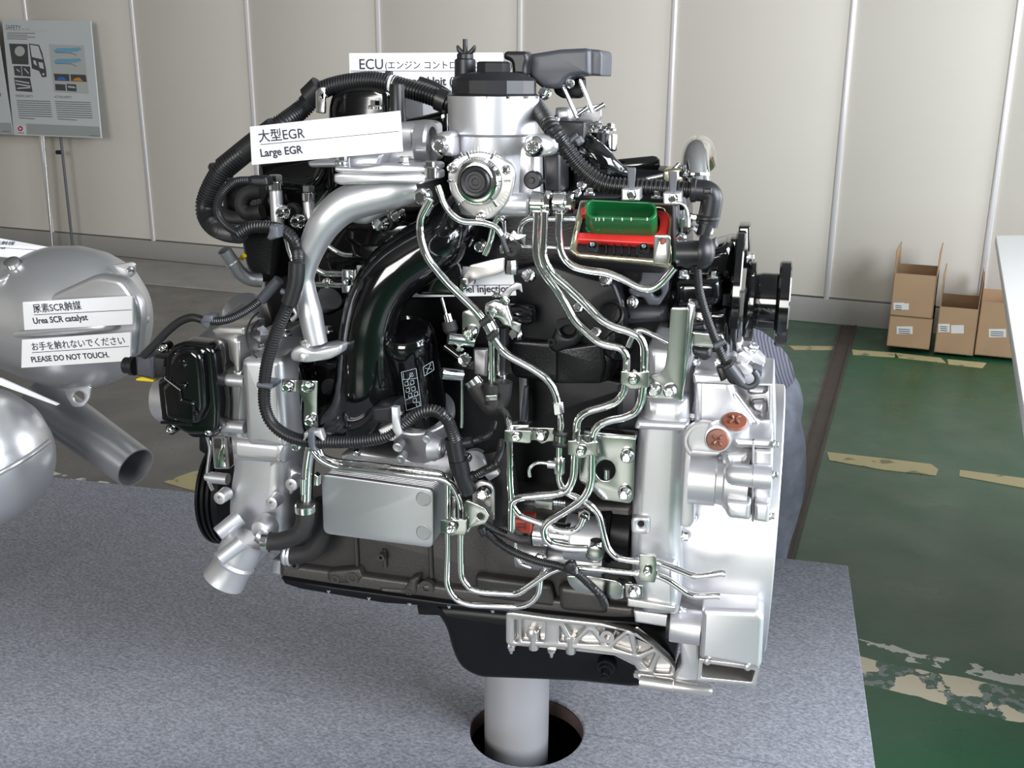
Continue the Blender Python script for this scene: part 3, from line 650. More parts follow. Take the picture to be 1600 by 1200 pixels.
bh = cx_('bell_housing', 'alu', 792, 0.0, [(1060, 150), (1064, 190), (1100, 197), (1150, 201), (1196, 203), (1210, 203), (1212, 200), (1212, 176), (1196, 172), (1196, 60), (1202, 58), (1202, 0)], lab='large pale silver bell shaped casting', seg=96)
up = sl('upper_housing', 'alu', [(1084, 586), (1142, 590), (1150, 612), (1152, 622), (1197, 678), (1196, 700), (1083, 700)], -0.205, 0.14, 0.010, 5)
sl('upper_ledge', 'alu', [(1083, 584), (1146, 589), (1148, 603), (1083, 600)], -0.210, 0.10, 0.003, 3)
sl('window_frame', 'alu', [(1202, 599), (1209, 600), (1212, 692), (1201, 692)], -0.200, 0.12, 0.002, 2)
sl('window_frame', 'alu', [(1150, 655), (1176, 650), (1188, 657), (1204, 655), (1206, 700), (1150, 702)], -0.200, 0.12, 0.002, 2)
sl('window_frame', 'alu', [(1140, 596), (1208, 599), (1208, 604), (1140, 603)], -0.200, 0.12, 0.002, 1)
sl('window_back', 'alu', [(1135, 598), (1206, 600), (1206, 662), (1135, 662)], -0.150, 0.06, 0, par=E_)
sl('recess_bump', 'alu', [(1170, 628), (1198, 626), (1200, 650), (1180, 652)], -0.172, 0.03, 0.010, 8)
sl('recess_bump', 'alu', [(1164, 600), (1200, 602), (1200, 618), (1168, 620)], -0.165, 0.03, 0.009, 8)
tb('housing_rib', 'alu', [(1149, 614), (1197, 678)], -0.204, 2.2, par=up)
# gear pump unit
gp = cx_('pump_neck', 'alu', 745, -0.235, [(1078, 42), (1119, 42), (1121, 38), (1131, 40), (1134, 44), (1170, 50)], lab='pale silver pump body'); 
sl('pump_block', 'alu', [(1126, 704), (1177, 702), (1178, 785), (1177, 814), (1134, 810), (1126, 790)], -0.255, 0.09, 0.014, 12, bres=4)
sl('pump_end_plate', 'alu', [(1178, 702), (1208, 704), (1207, 760), (1203, 817), (1177, 815)], -0.262, 0.09, 0.004, 5)
sl('pump_joint', 'alu_dark', [(1175, 688), (1179, 688), (1178, 816), (1174, 815)], -0.265, 0.07, 0.001)
cx_('pump_capsule', 'alu', 740, -0.275, [(1133, 0), (1134, 8), (1138, 14), (1145, 17), (1176, 18), (1177, 19), (1206, 19)])
sl('pump_lug', 'alu', [(1146, 684), (1207, 687), (1208, 703), (1148, 700)], -0.262, 0.07, 0.005, 4)
sl('pump_shoe', 'alu', [(1133, 782), (1174, 786), (1173, 815), (1138, 811), (1132, 800)], -0.282, 0.05, 0.006, 5); sl('pump_shoe', 'alu', [(1179, 786), (1203, 788), (1201, 818), (1178, 815)], -0.282, 0.05, 0.004, 4)
for x, y in ((1209, 694), (1208, 742), (1203, 806)): bolt(x, y, -0.262, 7, gp, 'R', 'hex')
bolts([(1076, 650, 9), (1083, 687, 9), (1080, 810, 8), (1066, 838, 9)], -0.190, hs, 'R', 'hex')
bolts([(1064, 955, 8)], -0.20, hs, 'R', 'hex'); bolt(1119, 566, -0.19, 8, hs, 'R', 'hex'); bolt(1086, 565, -0.185, 8, hs, 'R', 'hex')
for (x, y, ax, r) in ((1121, 687, (-0.05, -1, 0.12), 21), (1148, 658, (0.05, -0.46, 0.89), 23)):
    b_ = lt('filler_neck', 'alu', (x, y, -0.27 if r == 21 else -0.25), ax, [(-45, r + 2), (-14, r + 1), (-10, r), (-3, r), (-2, r - 3)])
    lt('filler_cap', 'cap_brown', (x, y, -0.27 if r == 21 else -0.25), ax, [(-8, r - 3), (-1, r - 3), (2, r - 5), (3, 0)], par=b_, lab='rust brown plastic cap')
    pl_ = PY(-0.27 if r == 21 else -0.25); c_ = P(x, y, -0.27 if r == 21 else -0.25); n_ = dirv(ax); s_ = S(x, y, -0.26); u_ = EX; v_ = n_.cross(u_).normalized()
    for k in range(4):
        a_ = R(45 + 90 * k); d_ = u_ * math.cos(a_) + v_ * math.sin(a_); e_ = n_.cross(d_)
        bm = bmesh.new(); sweep_bm(bm, [c_ + n_ * 3 * s_ + d_ * 3 * s_, c_ + n_ * 6 * s_ + d_ * 6 * s_, c_ + n_ * 4 * s_ + d_ * 11 * s_], [2.2 * s_, 2.6 * s_, 2.0 * s_], 8)
        finish('cap_grip', bm_mesh(bm), 'cap_brown', b_)
lt('sensor_port', 'alu', (1100, 690, -0.232), 'F', [(-10, 33), (0, 33), (2, 30), (2, 26), (-6, 26), (-6, 0)])
# tilted sensor blocks above the bell
for q, Y in (([(1152, 552), (1160, 548), (1176, 561), (1166, 572), (1150, 566)], -0.16), ([(1148, 570), (1158, 567), (1178, 583), (1170, 588), (1149, 585)], -0.17), ([(1160, 541), (1172, 541), (1196, 566), (1192, 575), (1183, 574), (1166, 556)], -0.15), ([(1150, 535), (1159, 533), (1162, 548), (1151, 550)], -0.14)):
    sl('sensor_block', 'alu', q, Y, 0.03, 0.002, 2)
bolt(1176, 545, -0.15, 9, hs, (0.4, -0.4, 0.8), 'hex')
sl('bell_top', 'alu', [(1084, 575), (1150, 580), (1160, 602), (1084, 600)], -0.13, 0.10, 0.006, 5)

# ---- black upper mass: heads, manifolds, gear case (behind everything else)
sl('cylinder_head', 'cast_black', [(420, 330), (520, 290), (700, 260), (850, 240), (1000, 300), (1070, 320), (1072, 540), (1010, 560), (1006, 800), (800, 810), (700, 780), (640, 700), (470, 690), (440, 560), (410, 470), (405, 380)], -0.02, 0.14, 0.012, 14, lab='black painted cylinder head')
sl('inlet_manifold', 'cast_black', [(525, 335), (690, 330), (690, 470), (560, 470), (500, 500), (490, 400)], -0.09, 0.10, 0.012, 14)
sl('manifold_plate', 'gloss_black', [(540, 350), (640, 345), (650, 365), (640, 410), (560, 425), (520, 440), (505, 400)], -0.115, 0.03, 0.006, 10)
sl('lower_cover', 'satin_black', [(640, 560), (830, 560), (990, 600), (1000, 790), (780, 800), (700, 740), (640, 720)], -0.075, 0.05, 0.006, 8)
sl('casting_lug', 'cast_black', [(560, 385), (600, 382), (604, 402), (566, 406)], -0.122, 0.01, 0.002, 4)
gc = sl('gear_case', 'satin_black', [(793, 420), (850, 408), (915, 430), (960, 440), (974, 478), (974, 528), (967, 552), (958, 592), (940, 600), (862, 600), (800, 590), (794, 560)], -0.125, 0.05, 0.006, 12, lab='smooth black gear case cover')
sl('case_step', 'cast_black', [(797, 530), (862, 534), (940, 545), (958, 560), (950, 598), (862, 598), (800, 588)], -0.140, 0.02, 0.005, 8)
sl('case_step', 'cast_black', [(868, 545), (940, 535), (946, 575), (940, 600), (868, 600)], -0.150, 0.02, 0.004, 5)
sl('case_lug', 'satin_black', [(855, 540), (862, 528), (868, 512), (880, 503), (895, 502), (905, 512), (909, 528), (900, 540), (868, 552), (862, 548)], -0.155, 0.04, 0.004, 6, holes=[circ(886, 515, 12)])
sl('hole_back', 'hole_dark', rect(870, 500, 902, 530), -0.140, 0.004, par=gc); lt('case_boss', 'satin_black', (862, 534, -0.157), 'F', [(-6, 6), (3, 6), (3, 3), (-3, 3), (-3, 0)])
lt('threaded_port', 'cast_black', (954, 491, -0.150), (0.25, -1, 0.15), [(-20, 21), (0, 21)] + [(-1 - 2 * k, 18 - (k % 2) * 1.5) for k in range(8)] + [(-17, 0)])
lt('case_cylinder', 'gloss_black', (812, 491, -0.15), 'R', [(-30, 16), (16, 16), (22, 13), (24, 8), (25, 0)])
lt('case_ring', 'gloss_black', (966, 540, -0.135), (.3, -1, .1), [(-20, 24), (0, 24), (2, 22), (2, 12), (-4, 10), (-4, 0)])
bolts([(826, 430, 11), (946, 437, 11), (904, 480, 9), (931, 519, 9), (806, 522, 11)], -0.127, gc, (-.25, -1, .3), 'hex', 'chrome_soft')
bolt(989, 472, -0.10, 10, gc, (-.3, -1, .2), 'stud'); bolt(946, 545, -0.13, 9, gc, (-.1, -1, .3), 'hex')
sl('side_bracket', 'plastic_grey', [(1002, 415), (1046, 418), (1044, 455), (1030, 478), (1012, 478), (1006, 466), (985, 462), (980, 452), (1000, 440)], -0.10, 0.012, 0.003, 5, holes=[circ(1026, 457, 7)])
sl('inner_body', 'plastic_grey', [(974, 480), (1044, 478), (1044, 505), (974, 510)], -0.07, 0.06, 0.010, 8)
sl('inner_column', 'plastic_grey', [(962, 600), (1004, 600), (1002, 676), (962, 674)], -0.08, 0.05, 0.010, 8)
sl('guard_strip', 'plastic_grey', [(818, 605), (824, 605), (820, 665), (812, 665)], -0.14, 0.01, 0.002)

# ---- black rear drive: body, flange plates, output disc
cx_('rear_drive', 'gloss_black', 490, -0.03, [(1046, 30), (1050, 62), (1062, 70), (1115, 72), (1130, 60), (1150, 58)], lab='gloss black gear housing')
sl('drive_case', 'gloss_black', [(1054, 438), (1102, 436), (1126, 436), (1129, 468), (1122, 478), (1103, 482), (1054, 482)], -0.10, 0.09, 0.012, 8, bres=4)
sl('drive_case', 'gloss_black', [(1054, 486), (1140, 480), (1146, 500), (1144, 560), (1100, 575), (1060, 560)], -0.09, 0.10, 0.012, 10, bres=4)
sl('drive_top', 'gloss_black', [(1052, 392), (1110, 388), (1140, 378), (1150, 400), (1148, 440), (1052, 440)], -0.07, 0.10, 0.014, 10, bres=4)
dp = cx_('drive_plate', 'gloss_black', 455, -0.02, [(1144, 40), (1145, 92), (1148, 95), (1158, 95), (1160, 92), (1160, 40)])
sl('plate_ear', 'gloss_black', [(1154, 354), (1172, 354), (1172, 420), (1154, 420)], -0.02, 0.05, 0.003, 2); sl('plate_ear', 'gloss_black', [(1137, 374), (1154, 374), (1154, 420), (1137, 420)], -0.03, 0.06, 0.004, 3)
cx_('drive_ring', 'gloss_black', 470, -0.02, [(1163, 30), (1164, 60), (1168, 62), (1178, 62), (1180, 58)]); cx_('drive_neck', 'gloss_black', 470, -0.02, [(1178, 42), (1190, 45), (1212, 45), (1216, 42)])
cx_('output_disc', 'gloss_black', 474, -0.02, [(1213, 20), (1214, 64), (1217, 67), (1231, 67), (1233, 64), (1233, 15)], lab='gloss black round output flange', seg=48)
bolts([(1068, 432, 10), (1115, 434, 10)], -0.085, dp, 'U', 'hex'); bolts([(1169, 402, 9), (1167, 492, 9)], -0.05, dp, 'R', 'hex')
sl('hook_bracket', 'satin_black', [(1072, 508), (1100, 506), (1104, 516), (1084, 518), (1082, 528), (1074, 530), (1069, 520)], -0.19, 0.012, 0.003, 3)
zb = sl('clip_plate', 'zinc', [(1082, 518), (1128, 522), (1131, 528), (1129, 540), (1120, 545), (1082, 541)], -0.20, 0.012, 0.002, 4)
sl('black_shoe', 'plastic_black', [(1080, 542), (1110, 544), (1112, 560), (1100, 566), (1082, 556)], -0.19, 0.03, 0.006, 5)
# L shaped plate
lb = sl('l_bracket', 'zinc', [(1048, 480), (1076, 481), (1072, 540), (1066, 626), (1008, 622), (1011, 586), (1030, 584), (1039, 574), (1043, 545)], -0.225, 0.004, 0.001, 5, lab='flat zinc plated L bracket')
sl('bracket_fold', 'chrome_soft', [(1074, 473), (1086, 476), (1076, 560), (1066, 626), (1058, 625), (1070, 540)], -0.21, 0.03, 0.001, 2, par=E_)
bolts([(1022, 610, 11), (1047, 611, 11)], -0.228, lb, 'F', 'dome')

# ---- filter head (silver turned body with black cap)
fh = lt('filter_head', 'alu', (771, 150, -0.14), 'U', [(-185, 48), (-180, 58), (-60, 63), (-56, 70), (-2, 72), (0, 72), (0, 66)], lab='bright silver turned filter head', seg=48)
sl('head_side', 'alu', [(706, 222), (840, 222), (842, 330), (820, 338), (760, 340), (706, 330)], -0.165, 0.10, 0.012, 10, bres=4)
cap = lt('filter_cap', 'plastic_black', (772, 150, -0.14), 'U', [(-3, 72), (1, 72), (2, 68), (4, 66), (23, 66), (26, 63), (33, 50), (36, 30)], lab='black faceted screw cap', seg=14, rot=0.2, smooth=20)
lt('cap_dome', 'gloss_black', (772, 128, -0.14), 'U', [(0, 64), (4, 62), (10, 52), (14, 36), (15, 20)], par=cap)
lt('cap_hex', 'plastic_black', (771, 116, -0.14), 'U', [(0, 26), (16, 26), (19, 23), (19, 10), (17, 8)], par=cap, seg=6, rot=0.3, smooth=20)
lt('priming_post', 'plastic_black', (727, 125, -0.12), 'U', [(0, 17), (30, 16.5), (32, 13), (38, 13), (40, 11)])
tb('wing_stem', 'plastic_black', [(727, 92), (727, 61)], -0.12, 4)
for k, s in ((0, -1), (1, 1)): sl('wing', 'plastic_black', [(727, 84), (727 + s * 8, 76), (727 + s * 13, 70), (727 + s * 15, 72), (727 + s * 14, 80), (727 + s * 8, 86)], -0.125, 0.008, 0.002, 3)
# lugs with bolts
for pts, b in (([(676, 212), (690, 205), (708, 206), (708, 246), (690, 244), (674, 234)], (688, 227, 15)), ([(818, 212), (850, 209), (868, 216), (874, 230), (866, 242), (845, 246), (818, 246)], (835, 229, 16))):
    q = sl('head_lug', 'alu', pts, -0.205, 0.05, 0.008, 8, bres=3); bolt(b[0], b[1], -0.206, b[2], q, 'F', 'dome', 'chrome')
# selector flange with scale marks
ff = sl('dial_flange', 'alu_machined', [(702, 254), (728, 240), (752, 236), (776, 243), (800, 257), (805, 272), (800, 300), (792, 318), (776, 335), (764, 343), (746, 343), (726, 328), (704, 304), (699, 278)], -0.222, 0.010, 0.002, 8, lab='rounded flange plate with scale marks')
lt('dial_ring', 'chrome', (747, 283, -0.224), 'F', [(0, 37), (3, 38), (14, 34), (16, 30), (16, 25), (4, 24)], seg=40)
lt('dial_knob', 'plastic_black', (747, 283, -0.224), 'F', [(0, 25), (16, 24), (21, 21), (20, 17), (18, 16), (18, 12), (16, 11), (16, 6), (14, 5), (14, 0)], lab='black round knob', seg=36)
for k in range(30):
    a_ = R(30 + k * 6.2) if k < 20 else R(-75 + (k - 20) * 6.2); r0, r1 = 45, (50 if k % 5 else 54)
    line(PY(-0.2225), (749 + r0 * math.cos(a_), 283 - r0 * math.sin(a_)), (749 + r1 * math.cos(a_), 283 - r1 * math.sin(a_)), 0.9, 'card_white', ff, 'scale_mark', 0.0004)
for a_ in (62, 112, 0, 180, -55, -130):
    a_ = R(a_); tb('index_bar', 'chrome', [(748 + 39 * math.cos(a_), 283 - 39 * math.sin(a_)), (748 + 49 * math.cos(a_), 283 - 49 * math.sin(a_))], -0.224, 1.8, par=ff, seg=6)
bolts([(706, 263, 8), (791, 265, 8), (751, 339, 9)], -0.223, ff, 'F', 'dome', 'chrome')
pg = lt('black_plug', 'plastic_black', (833, 281, -0.18), 'F', [(-8, 14), (6, 14), (8, 12), (8, 5), (12, 4), (12, 0)]); lt('plug_nub', 'plastic_black', (847, 283, -0.19), 'R', [(0, 4), (5, 3)], par=pg)
cx_('cross_port', 'alu', 318, -0.205, [(766, 17), (770, 18), (826, 18), (829, 15)])
# banjo connectors
for n_, (x, y, r, ax) in enumerate(((845, 318, 19, 'R'), (879, 316, 17, 'R'))):
    q = lt('banjo_ring', 'chrome', (x - 4, y, -0.215), ax, [(-10, r * .6), (-9, r), (8, r), (10, r * .8), (12, r * .8), (14, r * 1.0)], seg=28)
    lt('banjo_bolt', 'chrome', (x + 8, y, -0.215), ax, [(0, r * 1.05), (8, r * 1.05), (10, r * .8)], seg=6, par=q, smooth=20)
sl('filter_rear', 'plastic_black', [(848, 238), (875, 240), (875, 302), (850, 300)], -0.14, 0.06, 0.004, 5)
sl('black_housing', 'plastic_black', [(874, 190), (916, 192), (914, 230), (880, 250), (880, 300), (965, 300), (960, 285), (930, 250), (912, 240)], -0.06, 0.08, 0.008, 4)
sl('black_housing', 'plastic_black', [(866, 188), (914, 190), (912, 232), (868, 232)], -0.09, 0.06, 0.003, 4)
sl('rear_body', 'satin_black', [(860, 250), (960, 262), (1060, 270), (1075, 330), (900, 330), (860, 320)], -0.03, 0.10, 0.012, 10)
for x, y, r in ((909, 290, 8), (902, 302, 7), (868, 187, 7)): bolt(x, y, -0.09, r, E_, (-.3, -1, .3), 'hex', 'chrome', 'bolt')

# ---- grey plastic cover at the top right and its linkage
cv = sl('top_cover', 'plastic_grey', [(818, 86), (875, 77), (916, 75), (922, 79), (922, 118), (904, 118), (891, 120), (883, 126), (877, 135), (866, 139), (846, 138), (826, 120)], -0.10, 0.09, 0.006, 5, lab='grey moulded plastic cover', bres=3)
sl('cover_side', 'plastic_grey', [(914, 76), (938, 78), (941, 84), (940, 119), (916, 118)], -0.085, 0.08, 0.003, 3)
sl('cover_tab', 'plastic_black', [(790, 80), (822, 80), (826, 92), (822, 104), (822, 118), (800, 118), (798, 96), (786, 92), (786, 84)], -0.13, 0.03, 0.005, 5)
sl('cover_tab', 'satin_black', [(862, 132), (912, 120), (913, 146), (906, 154), (878, 154), (866, 146)], -0.05, 0.02, 0.004, 5)
sl('rear_bracket_plate', 'alu_dark', [(898, 170), (938, 162), (940, 182), (934, 193), (906, 192)], -0.03, 0.006, 0.001, 4)
sl('boss_block', 'alu', [(866, 168), (888, 168), (894, 180), (890, 190), (866, 190)], -0.06, 0.04, 0.006, 5)
for a_, b_ in (((879, 133), (902, 184)), ((906, 124), (926, 175))): tb('link_rod', 'chrome_soft', [a_, b_], -0.08, 3.5)
for a_, b_ in (((903, 180), (919, 168)), ((930, 172), (945, 163))): tb('link_pin', 'chrome', [a_, b_], -0.08, 4)
bolt(890, 130, -0.09, 8, cv, (0, -1, -.3), 'hex'); bolt(852, 147, -0.12, 10, cv, (-.5, -1, .6), 'hex', 'chrome')
for x, y in ((921, 204), (934, 199), (943, 205), (954, 202)): bolt(x, y, -0.05, 9, E_, 'U', 'hex', 'chrome')
lt('sender_can', 'chrome_soft', (954, 236, -0.05), 'U', [(0, 8), (3, 10), (24, 10), (26, 9)]); lt('sender_can', 'satin_black', (936, 228, -0.05), 'U', [(0, 13), (20, 13)])
tb('black_duct', 'gloss_black', [(914, 222, -0.07, 16), (925, 240, -0.08, 24), (945, 258, -0.08, 22), (968, 268, -0.07, 12), (988, 272, -0.06, 7)], -0.07, 18, curve=True, seg=20)
lt('black_cylinder', 'gloss_black', (965, 261, 0.0), (1, 0, 0.12), [(0, 10), (1, 12), (56, 12), (62, 10), (66, 5), (66, 0)])
tb('black_duct', 'gloss_black', [(985, 282, 0.0), (1050, 283, 0.0)], 0.0, 7)
# chrome elbow
tb('chrome_elbow', 'chrome', [(1090, 298, -0.06), (1086, 262, -0.04), (1088, 238, 0.0), (1094, 234, 0.06), (1098, 250, 0.12)], -0.05, 22, curve=True, seg=24, lab='polished chrome elbow pipe')
lt('elbow_collar', 'chrome', (1085, 272, -0.05), 'U', [(-4, 24), (0, 25), (4, 24)]); sl('elbow_seat', 'brass_zinc', [(1034, 266), (1062, 262), (1100, 276), (1100, 290), (1036, 286)], -0.04, 0.06, 0.004, 5)
tb('seat_pipe', 'chrome_soft', [(1010, 280), (1046, 272), (1062, 256)], -0.03, 4)

# ---- control unit with green socket
pE = Plane(P(970, 405, -0.235), EX, (-EY * 0.72 + EZ * 0.69))
cu = slab('controller_frame', 'brass_zinc', [(906, 311), (1055, 317), (1048, 412), (1006, 408), (903, 399), (889, 390)], pE, 0.010, 0.002, 5, holes=[(roundpoly([(914, 320), (1040, 325), (1036, 404), (900, 394)], 10), 0)], par=E_, lab='yellowish plated frame of the control unit')
def lift(pl, h): return Plane(pl.o + pl.n * h, pl.u, pl.n)
cb = slab('controller_body', 'plastic_black', [(910, 316), (1044, 322), (1038, 405), (1000, 404), (896, 395)], lift(pE, -0.006), 0.03, 0.002, 8, par=E_)
slab('red_seal', 'red', [(901, 362), (1022, 366), (1029, 360), (1031, 340), (1022, 330), (1030, 328), (1045, 332), (1045, 350), (1040, 378), (1022, 381), (900, 374)], lift(pE, 0.004), 0.010, 0.002, 3, par=E_, lab='bright red seal')
slab('red_seal', 'red', [(908, 324), (916, 322), (916, 334), (908, 334)], lift(pE, 0.004), 0.010, 0.001, 1, par=E_)
gs = slab('green_socket', 'green', [(914, 316), (922, 311), (1018, 315), (1026, 321), (1026, 337), (1018, 344), (922, 341), (914, 335)], lift(pE, 0.034), 0.034, 0.0012, 5, holes=[(roundpoly([(918, 319), (925, 314), (1015, 318), (1022, 324), (1022, 333), (1015, 340), (925, 337), (918, 332)], 5), 0)], par=E_, lab='green plastic plug socket')
slab('socket_floor', 'green', [(915, 330), (1026, 334), (1026, 356), (915, 352)], lift(pE, 0.008), 0.004, 0, 4, par=gs)
slab('socket_flange', 'green', [(916, 352), (1022, 357), (1026, 362), (1022, 367), (918, 362), (914, 357)], lift(pE, 0.005), 0.006, 0.001, 2, par=E_)
for x in (931, 936, 943, 957, 972, 986, 1011): tb('pin', 'alu_dark', [(x, 345), (x, 340)], -0.262, 1.0, par=gs, seg=6)
for x in (934, 967, 1000): slab('latch', 'green', rect(x - 2, 356, x + 3, 360), lift(pE, 0.014), 0.004, 0.0005, par=gs)
for x, y in ((926, 384), (1006, 387)):
    lt('screw_pocket', 'plastic_black', (x, y, -0.25), (0, -.72, .69), [(-6, 9), (0, 9), (0, 6), (-4, 6), (-4, 0)], seg=20); bolt(x, y, -0.247, 5, cb, (0, -.72, .69), 'dome', 'chrome')
for k in range(5): slab('cooling_rib', 'plastic_black', rect(946 + k * 12, 380 + k * .6, 948 + k * 12, 395 + k * .6), lift(pE, 0.0), 0.008, 0.0005, 0, par=cb)
sl('frame_tab', 'zinc', [(1022, 367), (1045, 367), (1048, 372), (1044, 414), (1020, 412)], -0.262, 0.003, 0.001, 3, holes=[circ(1035, 377, 4.5)])
sl('hole_back', 'red_brown', rect(1029, 371, 1041, 383), -0.257, 0.001)
tb('frame_wire', 'chrome_soft', [(1052, 316), (1068, 318), (1074, 330), (1074, 355)], -0.23, 2.5)
sl('frame_side', 'plastic_grey', [(1050, 318), (1058, 322), (1060, 408), (1050, 410)], -0.22, 0.03, 0.002, 2); tb('green_rim', 'green', [(1059, 374), (1055, 395), (1056, 410)], -0.235, 1.5)
lt('small_valve', 'chrome_soft', (1070, 350, -0.22), 'U', [(-10, 5), (-4, 9), (8, 9), (12, 5)], seg=10)
bolt(1064, 372, -0.23, 9, E_, 'F', 'dome', 'chrome'); bolt(1080, 340, -0.20, 8, E_, 'R', 'hex', 'chrome')
sl('lower_valve', 'cast_black', [(1058, 350), (1074, 348), (1078, 365), (1062, 372)], -0.21, 0.03, 0.003, 3)
# big hose over the control unit
cn('ribbed_hose', [(830, 158, -0.08), (846, 178, -0.15), (862, 200, -0.19), (884, 232), (908, 262), (932, 282), (955, 290), (985, 292), (1030, 294), (1084, 297)], -0.19, 14, pitch=7, depth=0.16, lab='thick black ribbed hose', seg=18)
tb('hose_elbow', 'plastic_black', [(1080, 297), (1104, 298), (1113, 306), (1110, 330), (1104, 352)], -0.19, 17, fr=12, seg=16)
lt('elbow_ring', 'plastic_black', (1084, 297, -0.19), 'R', [(-5, 16), (-3, 19), (3, 19), (5, 16)]); lt('elbow_ring', 'plastic_black', (1105, 340, -0.19), 'U', [(-4, 17), (-2, 20), (2, 20), (4, 17)])
tb('elbow_neck', 'plastic_black', [(1104, 350), (1098, 368)], -0.20, 11)
sl('elbow_clip', 'plastic_black', rect(1098, 294, 1112, 303), -0.222, 0.01, 0.002, 1); sl('silver_foot', 'alu', [(1078, 352), (1110, 356), (1114, 368), (1090, 372)], -0.185, 0.03, 0.004, 4)
tb('lower_elbow', 'plastic_black', [(1058, 396, -0.235, 20), (1092, 396, -0.235, 20)], -0.235, 20, seg=24)
lt('elbow_dome', 'plastic_black', (1092, 394, -0.235), 'R', [(0, 26), (4, 27), (12, 25), (20, 19), (24, 10), (25, 0)], rot=0.4, seg=20)
sl('dome_latch', 'plastic_grey', [(1108, 380), (1118, 372), (1122, 386), (1113, 394)], -0.22, 0.02, 0.003, 2)
for x, y0 in ((986, 262), (1051, 268)):
    sl('hose_tie', 'tie_grey', [(x - 8, y0), (x + 7, y0), (x + 7, y0 + 8), (x + 5, y0 + 32), (x - 5, y0 + 34), (x - 6, y0 + 8)], -0.215, 0.004, 0.001, 2)
    q = sl('hose_saddle', 'alu', [(x - 15, y0 + 33), (x + 13, y0 + 33), (x + 13, y0 + 52), (x - 15, y0 + 52)], -0.225, 0.03, 0.002, 2); bolt(x + 1, y0 + 42, -0.226, 8, q, 'F', 'hex', 'chrome')
for x, y in ((921, 303), (1026, 308)): bolt(x, y, -0.20, 9, cu, 'U', 'hex', 'chrome')
tb('hose_tie', 'tie_grey', [(893, 220), (903, 212)], -0.215, 5, seg=8); sl('tie_head', 'tie_grey', [(896, 218), (906, 212), (912, 222), (903, 229)], -0.22, 0.01, 0.002, 2)
# thin hose down to the bell sensor
cn('thin_hose', [(1088, 412), (1090, 430), (1092, 450), (1098, 475), (1107, 503), (1117, 530), (1128, 556), (1136, 574)], -0.23, 7, pitch=4, lab='thin black ribbed hose')
tb('hose_tie', 'tie_grey', [(1117, 541), (1133, 533)], -0.24, 5, seg=8)
sl('plug_shell', 'plastic_black', [(1126, 574), (1142, 566), (1156, 582), (1164, 596), (1154, 604), (1140, 600), (1132, 588)], -0.245, 0.02, 0.003, 3); tb('plug_body', 'plastic_grey', [(1140, 573), (1160, 600)], -0.245, 8)
tb('sensor_cable', 'plastic_grey', [(1158, 600), (1170, 606), (1182, 600), (1184, 588), (1178, 580)], -0.23, 5, fr=8)
sl('plug_wing', 'plastic_black', [(1118, 574), (1132, 572), (1138, 592), (1126, 598)], -0.24, 0.015, 0.003, 3); sl('plug_end', 'tie_grey', [(1176, 572), (1192, 578), (1190, 590), (1176, 584)], -0.22, 0.02, 0.002, 2)

# ---- recirculation pipe (silver) and its flanges
eg = tb('silver_pipe', 'alu', [(650, 292, -0.20, 22), (615, 300, -0.21, 27), (575, 308, -0.215, 29), (540, 320, -0.22, 28), (511, 345, -0.225, 26), (492, 377, -0.225, 22), (481, 408, -0.225, 18), (476, 435, -0.225, 15), (479, 462, -0.225, 17), (485, 490, -0.225, 19), (490, 515, -0.225, 18), (495, 537, -0.225, 17)], -0.22, 20, curve=True, seg=28, lab='curved silver recirculation pipe')
sl('pipe_web', 'alu', [(560, 300), (640, 300), (610, 330), (570, 352), (545, 350)], -0.195, 0.03, 0.008, 8, bres=3)
f1 = sl('pipe_flange', 'alu', [(521, 272), (532, 270), (600, 273), (656, 270), (663, 274), (663, 285), (655, 288), (600, 286), (530, 289), (521, 285)], -0.245, 0.08, 0.003, 3)
f2 = sl('pipe_flange', 'alu', [(522, 260), (560, 262), (600, 256), (658, 259), (663, 262), (663, 270), (600, 272), (535, 272), (522, 268)], -0.243, 0.08, 0.003, 3)
bolts([(534, 254, 11), (632, 256, 11)], -0.22, f2, 'U', 'hex')
sl('valve_body', 'alu', [(560, 205), (625, 190), (655, 193), (658, 258), (600, 262), (560, 262)], -0.17, 0.10, 0.012, 10, bres=4)
sl('valve_arm', 'alu', [(478, 252), (530, 250), (560, 240), (600, 240), (590, 262), (482, 262)], -0.20, 0.05, 0.005, 6)
cx_('valve_ring', 'alu', 224, -0.15, [(655, 30), (656, 35), (672, 36), (676, 33), (676, 26), (668, 24), (668, 0)], seg=40)
tb('valve_pin', 'alu', [(652, 231), (668, 232)], -0.20, 8)
for x, y, r, ax in ((674, 268, 13, 'U'), (661, 306, 13, 'F')):
    q = lt('banjo_ring', 'chrome', (x, y, -0.235), ax, [(-10, r * .8), (-9, r), (6, r), (8, r * .8)], seg=24); lt('banjo_bolt', 'chrome', (x, y, -0.235), ax, [(8, r * .85), (15, r * .85), (17, r * .6)], seg=6, par=q, smooth=20)
fb = sl('foot_flange', 'alu', [(452, 556), (456, 545), (470, 540), (486, 548), (533, 538), (533, 552), (515, 562), (478, 568), (455, 564)], -0.245, 0.05, 0.004, 6)
pF = Plane(P(490, 552, -0.245), EX, EZ)
bolt(476, 541, -0.235, 10, fb, 'U', 'hex'); bolt(513, 518, -0.17, 9, fb, 'U', 'hex'); lt('flange_peg', 'alu', (473, 558, -0.247), 'F', [(-2, 6), (2, 6), (3, 4)], par=fb, seg=16)
for x, y, r in ((595, 349, 14), (622, 335, 13), (622, 376, 13), (751, 384, 12)): bolt(x, y, -0.135, r, eg, 'F', 'dome', 'chrome')
sl('bolt_lug', 'alu', [(578, 334), (606, 330), (608, 356), (598, 364), (584, 358), (580, 346)], -0.128, 0.03, 0.003, 5)

